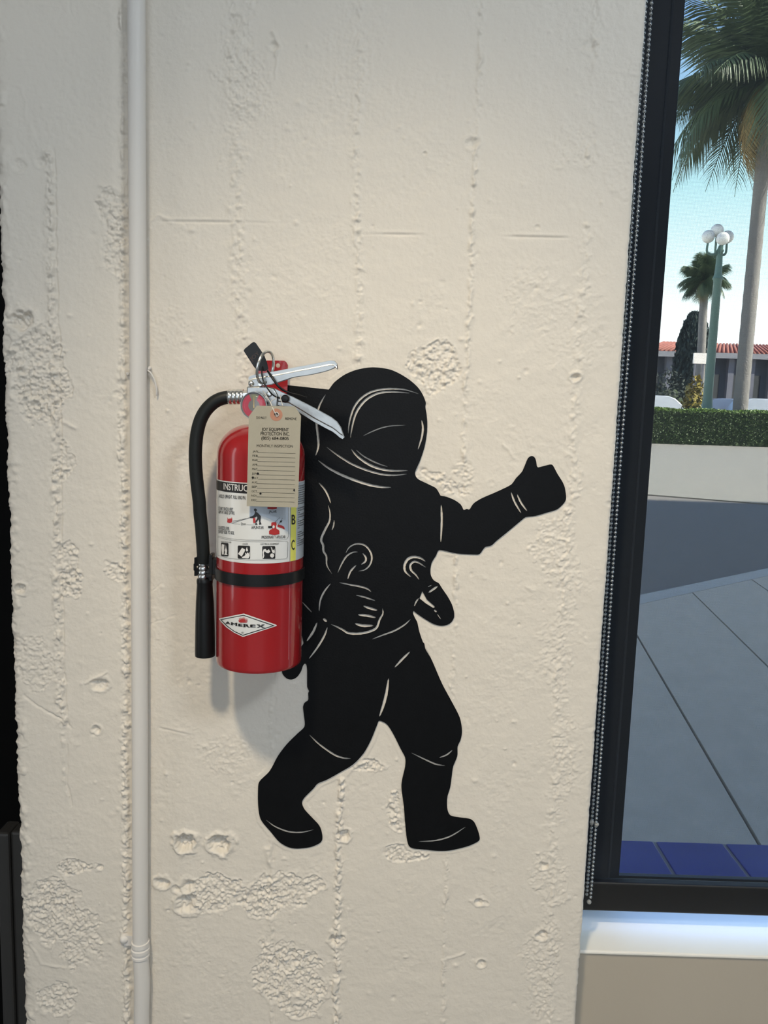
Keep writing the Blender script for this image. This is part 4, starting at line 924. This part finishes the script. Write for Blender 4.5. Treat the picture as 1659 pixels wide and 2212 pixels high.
# ------------------------------------------------------------------ outside
GZ = 0.0
tile_z = .315
TILEM = mat('glazed_blue_tile', (.025, .03, .24), .3, spec=.3, noise=(14, .25), bump=(30, .05, .001))
GROUT = mat('grey_grout', (.26, .25, .25), .9, noise=(60, .1), bump=(200, .3, .001))
CONC = mat('sidewalk_concrete', (.50, .44, .355), .85, noise=(9, .16), bump=(90, .3, .004))
yt0 = FY + .055; yt1 = G(1500, 1820, tile_z).y
led = tag(MB().box((XR - .3, yt0 - .04, 0), (RX1 + 1, yt1 + .004, tile_z - .004)).build('ledge', GROUT), kind='structure')
tj = G(1462, 1893, tile_z).x * .5 + G(1415, 1822, tile_z).x * .5; tj2 = G(1622, 1897, tile_z).x * .5 + G(1567, 1825, tile_z).x * .5; tw = tj2 - tj
for i in range(-2, 16):
    x0 = tj + i * tw + .004; o = MB().box((x0, yt0 + .012, tile_z - .01), (x0 + tw - .008, yt1, tile_z)).build('blue_tile', TILEM, led); bevel(o, .002)
    o = MB().box((x0, yt1 - .004, tile_z - .16), (x0 + tw - .008, yt1 + .008, tile_z - .012)).build('blue_tile', TILEM, led); bevel(o, .002)
# paving slabs next to the building
pave = tag(MB().box((-8, .46, -.14), (24, 70, -.05)).build('ground', mat('packed_soil', (.16, .14, .12), .95, noise=(3, .2), bump=(20, .3, .01))), kind='structure')
a1 = G(1635, 1815); a2 = G(1385, 1400); b1 = G(1659, 1440); b2 = G(1530, 1310)
dirj = ((a2 - a1).normalized() + (b2 - b1).normalized()).normalized(); perp = Vector((dirj.y, -dirj.x, 0))
spc = abs((b1 - a1).dot(perp))
k0 = G(1380, 1306); k1 = G(1659, 1244); kd = (k1 - k0).normalized()       # kerb line
slabs = tag(thing('pavement', '', ''), kind='structure'); del slabs['label']; del slabs['category']
bp_ = Vector((a1.x, a1.y, 0))
def kerb_t(x, y): return (x - k0.x) * (-kd.y) + (y - k0.y) * kd.x        # > 0 beyond the kerb
ang = math.atan2(perp.y, perp.x)
for i in range(-9, 10):
    # a long strip clipped by the building line and by the kerb
    pa = bp_ + perp * (spc * i + .006); pb = bp_ + perp * (spc * (i + 1) - .006)
    def clip(p):
        t0_ = (.47 - p.y) / dirj.y
        den = dirj.x * (-kd.y) + dirj.y * kd.x; t1_ = -kerb_t(p.x, p.y) / den
        return p + dirj * t0_, p + dirj * t1_
    a0_, a1_ = clip(pa); b0_, b1_ = clip(pb)
    nseg = 1
    for s_ in range(nseg):
        f0, f1 = s_ / nseg, (s_ + 1) / nseg
        q = [a0_.lerp(a1_, f0), b0_.lerp(b1_, f0), b0_.lerp(b1_, f1), a0_.lerp(a1_, f1)]
        if (q[3] - q[0]).length < .1: continue
        g_ = .0008
        e0 = (q[3] - q[0]).normalized() * g_
        q = [q[0] + e0, q[1] + e0, q[2] - e0, q[3] - e0]
        vs = [(v.x, v.y, -.05) for v in q] + [(v.x, v.y, 0) for v in q]
        MB().add(vs, [(0, 3, 2, 1), (4, 5, 6, 7), (0, 1, 5, 4), (1, 2, 6, 5), (2, 3, 7, 6), (3, 0, 4, 7)]).build('paving_slab', CONC, slabs)
def strip(off0, off1, z0, z1, name, m, ln=30):
    nrm_ = Vector((-kd.y, kd.x, 0)); q = [k0 + kd * -ln + nrm_ * off0, k0 + kd * ln + nrm_ * off0, k0 + kd * ln + nrm_ * off1, k0 + kd * -ln + nrm_ * off1]
    vs = [(v.x, v.y, z0) for v in q] + [(v.x, v.y, z1) for v in q]
    return MB().add(vs, [(0, 3, 2, 1), (4, 5, 6, 7), (0, 1, 5, 4), (1, 2, 6, 5), (2, 3, 7, 6), (3, 0, 4, 7)]).build(name, m)
tag(strip(.004, .16, -.12, .0, 'trim_2', mat('kerb_concrete', (.44, .42, .38), .8, noise=(9, .1), bump=(90, .3, .004))), kind='structure')
f0 = G(1400, 1063); f1 = G(1659, 1083)
# asphalt lane up to the far concrete
ASP = mat('asphalt', (.155, .14, .125), .9, noise=(5, .22), bump=(60, .5, .006))
yA = (f0.y + f1.y) / 2; slope_f = (f1.y - f0.y) / (f1.x - f0.x)
nk = Vector((-kd.y, kd.x, 0)); ka = k0 + kd * -12 + nk * .16; kb = k0 + kd * 22 + nk * .16
vs = [(ka.x, ka.y, -.018), (kb.x, kb.y, -.018), (kb.x + 6, yA + (kb.x + 6 - f0.x) * slope_f, -.018), (ka.x - 6, yA + (ka.x - 6 - f0.x) * slope_f, -.018)]
tag(MB().add(vs + [(x, y, -.05) for x, y, z in vs], [(0, 1, 2, 3), (0, 4, 5, 1), (1, 5, 6, 2), (2, 6, 7, 3), (3, 7, 4, 0)]).build('driveway', ASP), kind='structure')
hy = G(1530, 962).y
vs = [(vs[3][0], vs[3][1], 0), (vs[2][0], vs[2][1], 0), (60, hy + .4, 0), (-20, hy + .4, 0)]
FARC = mat('pale_road_concrete', (.20, .19, .165), .9, noise=(2, .2), bump=(30, .4, .008))
tag(MB().add(vs + [(x, y, -.05) for x, y, z in vs], [(0, 1, 2, 3), (0, 4, 5, 1), (1, 5, 6, 2), (2, 6, 7, 3), (3, 7, 4, 0)]).build('road', FARC), kind='structure')
tag(MB().box((-8, hy + 1.6, -.05), (60, 90, .35)).build('parking_lot', ASP), kind='structure')
# hedge
hz = W(1530, 886, hy).z; hd = 1.5
GRN = mat('hedge_leaf_sunlit', (.10, .17, .020), .5, noise=(2.5, .35)); GRD = mat('hedge_inner', (.020, .035, .010), .9, noise=(6, .4), bump=(8, .8, .05))
hx0, hx1 = G(1400, 960).x - 4, G(1659, 962).x + 6
hedge = thing('clipped_hedge', 'long clipped green hedge with sunlit top across the road', 'hedge', ((hx0 + hx1) / 2, hy + hd / 2, 0))
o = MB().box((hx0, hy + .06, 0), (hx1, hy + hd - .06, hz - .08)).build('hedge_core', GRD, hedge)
GRN_SHADE = mat('hedge_leaf_shaded', (.040, .075, .014), .6, noise=(2.5, .35))  # darker leaf copy paints the front's shade; lighter copy paints the sunlit top
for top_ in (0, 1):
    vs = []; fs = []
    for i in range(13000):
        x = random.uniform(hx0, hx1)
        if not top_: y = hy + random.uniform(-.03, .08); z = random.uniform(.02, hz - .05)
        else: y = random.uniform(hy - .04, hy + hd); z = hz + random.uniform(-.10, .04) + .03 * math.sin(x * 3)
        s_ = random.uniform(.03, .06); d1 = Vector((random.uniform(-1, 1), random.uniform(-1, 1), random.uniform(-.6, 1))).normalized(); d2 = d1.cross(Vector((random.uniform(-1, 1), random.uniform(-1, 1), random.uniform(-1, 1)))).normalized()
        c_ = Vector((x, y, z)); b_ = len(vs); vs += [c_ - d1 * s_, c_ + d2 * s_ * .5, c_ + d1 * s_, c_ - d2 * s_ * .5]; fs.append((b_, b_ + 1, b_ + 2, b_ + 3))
    tag(MB().add(vs, fs).build('hedge_top_lit' if top_ else 'hedge_leaves', GRN if top_ else GRN_SHADE, hedge), kind='stuff')

# palms
FRG = mat('palm_frond_green', (.070, .105, .045), .5, noise=(1.2, .35)); FRY = mat('palm_frond_dry', (.26, .18, .06), .7, noise=(2, .2)); TRK = mat('palm_trunk_bark', (.21, .195, .18), .9, noise=(4, .25), bump=(14, .8, .03))
def frond_mesh(L, droop, leafl, n_=26, seed=0):
    rr = random.Random(seed); pts = []
    for i in range(n_ + 1):
        t = i / n_; pts.append(Vector((L * (t - .12 * t * t * droop), 0, L * (.34 * t - droop * .62 * t * t))))
    mb = MB(); mb.tube(pts, [L * .011 * (1 - .8 * i / n_) for i in range(n_ + 1)], 5)
    vs = []; fs = []
    for i in range(2, n_ + 1):
        for s_ in (-1, 1):
            for sub in (0, .5):
                p = pts[i - 1].lerp(pts[i], sub); t = i / n_; tan = (pts[i] - pts[i - 1]).normalized()
                ll = leafl * (math.sin(math.pi * min(1, t * .9 + .12)))**.6 * rr.uniform(.8, 1.1)
                out_ = (tan * .75 + Vector((0, s_ * .8, -.25 - .35 * rr.random()))).normalized(); tip = p + out_ * ll + Vector((0, 0, -.28 * ll)); mid = p + out_ * ll * .5 + Vector((0, 0, .02 * ll)); wv = tan * ll * .028
                b_ = len(vs); vs += [p - wv, p + wv, mid + wv * 1.3, mid - wv * 1.3, tip]; fs += [(b_, b_ + 1, b_ + 2, b_ + 3), (b_ + 3, b_ + 2, b_ + 4)]
    mb.add(vs, fs)
    return pymesh(mb.v, mb.f)
def palm(base, top, r0, r1, L, leafl, nf, label, loc_name='palm_tree', seed=1, dead=5):
    rr = random.Random(seed); t = thing(loc_name, label, 'palm tree', base)
    pts = [base.lerp(top, i / 40) for i in range(41)]; rad = [(r0 * 1.25 if i == 0 else r0 + (r1 - r0) * i / 40) * (1 + .035 * (i % 2)) for i in range(41)]
    MB().tube(pts, rad, 16).build('trunk', TRK, t, smooth=True)
    MB().ball(top + Vector((0, 0, -.1)), r1 * 1.35, 12, 8).build('crown_shaft', mat('crown_fibre', (.16, .11, .06), .9, noise=(8, .3), bump=(20, .8, .03)), t, smooth=True)
    meshes = []
    for d_ in (0.15, .55, 1.0, 1.35):
        m_ = frond_mesh(L, d_, leafl, seed=int(d_ * 10)); m_.materials.append(FRG); meshes.append(m_)
    dm = frond_mesh(L * .75, 1.6, leafl * .7, seed=9); dm.materials.append(FRY)
    for i in range(nf + dead):
        if i < nf:
            k_ = i % 4; o = bpy.data.objects.new('frond', meshes[k_]); el = (1.05, .55, .15, -.25)[k_] + rr.uniform(-.12, .12)
        else: o = bpy.data.objects.new('frond', dm); el = -.75 + rr.uniform(-.2, .2)
        COL.objects.link(o); o.parent = t; o.location = top - base + Vector((0, 0, r1 * .5)); o.rotation_euler = (rr.uniform(-.2, .2), -el, i * 2.39996 + rr.uniform(-.2, .2))
    return t
PYD = hy + 2.3
pb_ = W(1598, 892, PYD); pt_ = W(1672, 185, PYD); pb_.z = 0
kx = .5 * (pb_.x + W(1640, 470, PYD).x); 
palm(Vector((pb_.x, PYD, 0)), Vector((W(1662, 195, PYD).x, PYD, pt_.z)), 15.5 / FPX * PYD, 13.5 / FPX * PYD, 5.5, 1.8, 56, 'tall palm with thick grey trunk rising behind the hedge, nearest to the window', seed=3, dead=6)
D2 = hy + 16
b2_ = W(1510, 890, D2); t2_ = W(1522, 612, D2)
palm(Vector((b2_.x, D2, .35)), Vector((t2_.x, D2, t2_.z)), .26, .22, 1.75, .75, 44, 'small distant palm with round crown behind the street lamp', seed=5, dead=4)
# street lamp
D3 = hy + 3
GRNP = mat('sage_green_lamp_paint', (.11, .19, .155), .5, noise=(3, .12), bump=(30, .1, .002))
lb_ = W(1535, 893, D3); lt_ = W(1546, 545, D3); lx = (lb_.x + lt_.x) / 2
lampt = thing('street_lamp', 'green fluted street lamp post with a cluster of white globes', 'street lamp', (lx, D3, .35))
zt_ = lt_.z
pr = [(.42, .35), (.42, .55), (.34, .62), (.33, 1.3), (.24, 1.45), (.20, 2.0), (.17, zt_ - 1.2), (.22, zt_ - 1.1), (.15, zt_ - .9), (.12, zt_), (.16, zt_ + .05), (.06, zt_ + .3)]
MB().lathe(pr, (lx, D3, 0), n=20).build('post', GRNP, lampt, smooth='auto')
GLB = mat('milk_glass_globe', (.85, .84, .80), .25, noise=(3, .03))
for px_, py_ in ((1530, 511), (1549, 498), (1571, 512), (1552, 520)):
    v = W(px_, py_, D3); a_ = MB()
    cen = Vector((lx, D3, zt_ + .02)); off = Vector((v.x - lx, .0 if py_ != 520 else -.45, 0)); gp = Vector((v.x, D3 + off.y, v.z))
    a_.tube(crspline([cen, cen + off * .6 + Vector((0, 0, -.12)), Vector((gp.x, gp.y, cen.z - .02)), gp + Vector((0, 0, -.28))], 5), .05, 8)
    arm = a_.build('lamp_arm', GRNP, lampt, smooth=True)
    MB().ball(gp, .27, 20, 14).build('globe', GLB, lampt, smooth=True)
# cypress
CYP = mat('cypress_foliage', (.020, .035, .030), .9, noise=(3, .4), bump=(6, 1, .1))
D4 = hy + 22; cb = W(1497, 768, D4); ct = W(1499, 680, D4)
rr = random.Random(4); vs = []; fs = []
Hc = ct.z - .35
for i in range(5200):
    t = rr.random(); rad_ = 1.25 * (math.sin(math.pi * min(1, .12 + t * .86)))**.5 * rr.uniform(.7, 1.05); an = rr.uniform(0, 6.283)
    c_ = Vector((cb.x + rad_ * math.cos(an), D4 + rad_ * math.sin(an), .5 + t * Hc)); s_ = rr.uniform(.1, .22); d1 = Vector((rr.uniform(-.6, .6), rr.uniform(-.6, .6), 1)).normalized(); d2 = d1.cross(Vector((rr.uniform(-1, 1), rr.uniform(-1, 1), 0))).normalized()
    b_ = len(vs); vs += [c_ - d1 * s_, c_ + d2 * s_ * .45, c_ + d1 * s_, c_ - d2 * s_ * .45]; fs.append((b_, b_ + 1, b_ + 2, b_ + 3))
cyp = thing('cypress_tree', 'dark columnar evergreen standing left of the small palm', 'tree', (cb.x, D4, .35))
tag(MB().add(vs, fs).build('foliage', CYP, cyp), kind='stuff')
MB().lathe([(.25, .35), (.2, 1.5), (.8, 2.5), (.95, .35 + Hc * .55), (.6, .35 + Hc * .85), (.05, .3 + Hc)], (cb.x, D4, 0), n=10).build('trunk', CYP, cyp)
# building with tiled roof
D5 = hy + 30
bl = W(1380, 770, D5); bt = W(1540, 763, D5).z; rt = W(1540, 742, D5).z
bx0, bx1 = W(1395, 760, D5).x, W(2150, 760, D5).x
bld = thing('shop_building', 'low grey commercial building with red tiled roof beyond the street', 'building', ((bx0 + bx1) / 2, D5, .35))
MB().box((bx0, D5, .35), (bx1, D5 + 12, bt)).build('wall', mat('slate_stucco', (.10, .115, .15), .9, noise=(.6, .2), bump=(8, .3, .02)), bld)
rz0 = bt - .1
vs = [(bx0 - .8, D5 - 1.2, rz0), (bx1 + .8, D5 - 1.2, rz0), (bx1 - 2, D5 + 3.4, rt + .2), (bx0 + 2.4, D5 + 3.4, rt + .2), (bx0 - .8, D5 + 12, rz0), (bx1 + .8, D5 + 12, rz0)]
roof = MB().add(vs, [(0, 1, 2, 3), (2, 5, 4, 3), (0, 3, 4), (1, 5, 2), (0, 4, 5, 1)]).build('tiled_roof', mat('terracotta_roof', (.30, .10, .07), .8, noise=(2, .25), bump=(10, .5, .04)), bld)
nt_ = 84; rm = MB()
for i in range(nt_):
    f = (i + .5) / nt_; p0 = Vector(vs[0]).lerp(Vector(vs[1]), f); p1 = Vector(vs[3]).lerp(Vector(vs[2]), f); rm.tube([p0 + Vector((0, 0, .06)), p1 + Vector((0, 0, .06))], .12, 6)
tag(rm.build('tile_rows', MATS['terracotta_roof'], roof, smooth=True), kind='stuff')
MB().box((bx0 - .9, D5 - 1.35, rz0 - .35), (bx1 + .9, D5 - 1.2, rz0 + .05)).build('fascia', mat('grey_fascia', (.22, .22, .24), .7, noise=(1, .1)), bld)
DW = mat('dark_shop_glass', (.012, .015, .02), .15, noise=(1, .2)); PIL = mat('grey_pillar_paint', (.14, .14, .17), .8, noise=(1, .1))
nb = 17
for i in range(nb):
    x0 = bx0 + (bx1 - bx0) * i / nb; x1 = bx0 + (bx1 - bx0) * (i + 1) / nb
    wn = MB().box((x0 + .5, D5 - .06, .9), (x1 - .5, D5 + .02, bt - 1.6)).build('shop_window', DW, bld)
    MB().box((x0 - .22, D5 - .9, .35), (x0 + .22, D5 - .45, rz0 - .3)).build('pillar', PIL, bld)
# white sign board on posts
D6 = hy + 6; s0 = W(1498, 785, D6); s1 = W(1527, 763, D6)
sg = thing('sign_board', 'small white sign board on posts beside the street lamp', 'sign', ((s0.x + s1.x) / 2, D6, .35))
o = MB().box((s0.x, D6, s0.z), (s1.x, D6 + .12, s1.z)).build('board', mat('white_sign_face', (.86, .80, .76), .5, noise=(2, .05)), sg)
MB().box((s0.x + .06, D6 + .02, .35), (s0.x + .14, D6 + .1, s0.z)).build('post', PIL, sg); MB().box((s1.x - .14, D6 + .02, .35), (s1.x - .06, D6 + .1, s0.z)).build('post', PIL, sg)
# shrubs behind the hedge
def shrub(px, py, D, r, m, label, n_=900, seed=1):
    v = W(px, py, D); rr = random.Random(seed); vs = []; fs = []
    t = thing('shrub', label, 'shrub', (v.x, D, .35))
    for i in range(n_):
        d = Vector((rr.gauss(0, 1), rr.gauss(0, 1), rr.gauss(0, 1))).normalized(); d.z = abs(d.z)
        c_ = Vector((v.x, D, .35)) + Vector((d.x * r, d.y * r, d.z * (v.z + .3))) * rr.uniform(.75, 1.05); s_ = rr.uniform(.08, .16)
        d1 = Vector((rr.uniform(-1, 1), rr.uniform(-1, 1), rr.uniform(-1, 1))).normalized(); d2 = d1.cross(d).normalized(); b_ = len(vs)
        vs += [c_ - d1 * s_, c_ + d2 * s_ * .5, c_ + d1 * s_, c_ - d2 * s_ * .5]; fs.append((b_, b_ + 1, b_ + 2, b_ + 3))
    tag(MB().add(vs, fs).build('foliage', m, t), kind='stuff')
    MB().lathe([(.1, .35), (r * .7, .6), (r * .75, .35 + (v.z - .3) * .5), (r * .3, .35 + (v.z - .3) * .8)], (v.x, D, 0), n=10).build('branches', GRD, t)
shrub(1500, 846, hy + 4.4, .6, mat('ochre_leaves', (.26, .20, .03), .6, noise=(3, .4)), 'ochre leaved shrub left of the street lamp foot', 700, 3)
shrub(1446, 822, hy + 12.6, 1.4, mat('dark_shrub_leaves', (.030, .040, .030), .8, noise=(3, .4)), 'dark round shrub in front of the low building', 900, 4)
# parked cars
def car(x, y, L, col, label, yaw=0.0, name='parked_car'):
    t = thing(name, label, 'car', (x, y, .35), 'cars parked behind the hedge')
    bodym = mat('car_paint_' + label.split()[0], col, .25, coat=.6, noise=(1, .03)); g = mat('car_glass', (.02, .03, .04), .08, noise=(1, .1))
    Hh = 1.75; W2 = .92
    R = Matrix.Rotation(yaw, 4, 'Z')
    def mk(prof, w0, name_, m, w1=None):
        vs = []; n_ = len(prof)
        for s_ in (-1, 1):
            for px_, pz_ in prof:
                ww = w0 if w1 is None or pz_ < 1.12 else w1
                vs.append(R @ Vector((px_, s_ * ww, pz_)) + Vector((x, y, .35)))
        fs = [tuple(range(n_ - 1, -1, -1)), tuple(range(n_, 2 * n_))] + [(i, (i + 1) % n_, n_ + (i + 1) % n_, n_ + i) for i in range(n_)]
        o = MB().add(vs, fs).build(name_, m, t, smooth='auto'); bevel(o, .05, 3); return o
    h = L / 2
    mk([(-h, .35), (h, .35), (h, .75), (h - .1, .95), (h * .45, 1.08), (-h + .1, 1.08), (-h, .9)], W2, 'body', bodym)
    mk([(h * .45, 1.05), (h * .16, Hh - .12), (0, Hh), (-h * .55, Hh), (-h * .72, Hh - .1), (-h * .92, 1.05)], W2 * .93, 'roof', bodym, W2 * .78)
    mk([(h * .43, 1.12), (h * .15, Hh - .16), (-h * .60, Hh - .16), (-h * .80, 1.12)], W2 * .93 + .012, 'side_windows', g, W2 * .80)
    for sx_ in (-.62, .62):
        for sy_ in (-1, 1):
            c_ = R @ Vector((sx_ * h, sy_ * (W2 - .08), .34)) + Vector((x, y, .35))
            MB().lathe([(.12, -.11), (.33, -.11), (.34, 0), (.33, .11), (.12, .11)], c_, n=18, M=R @ Matrix.Rotation(math.pi / 2, 4, 'X')).build('wheel', RUBBER, t, smooth='auto')
yc_ = hy + 8
car(W(1432, 870, yc_).x, yc_, 4.5, (.42, .45, .50), 'silver hatchback car parked behind the hedge near the window frame')
car(W(1590, 870, yc_ + 2.2).x, yc_ + 2.2, 4.4, (.10, .13, .20), 'blue saloon car parked between the street lamp and the palm trunk')
car(W(1668, 870, yc_).x, yc_, 4.6, (.35, .38, .43), 'grey car parked right of the thick palm trunk')
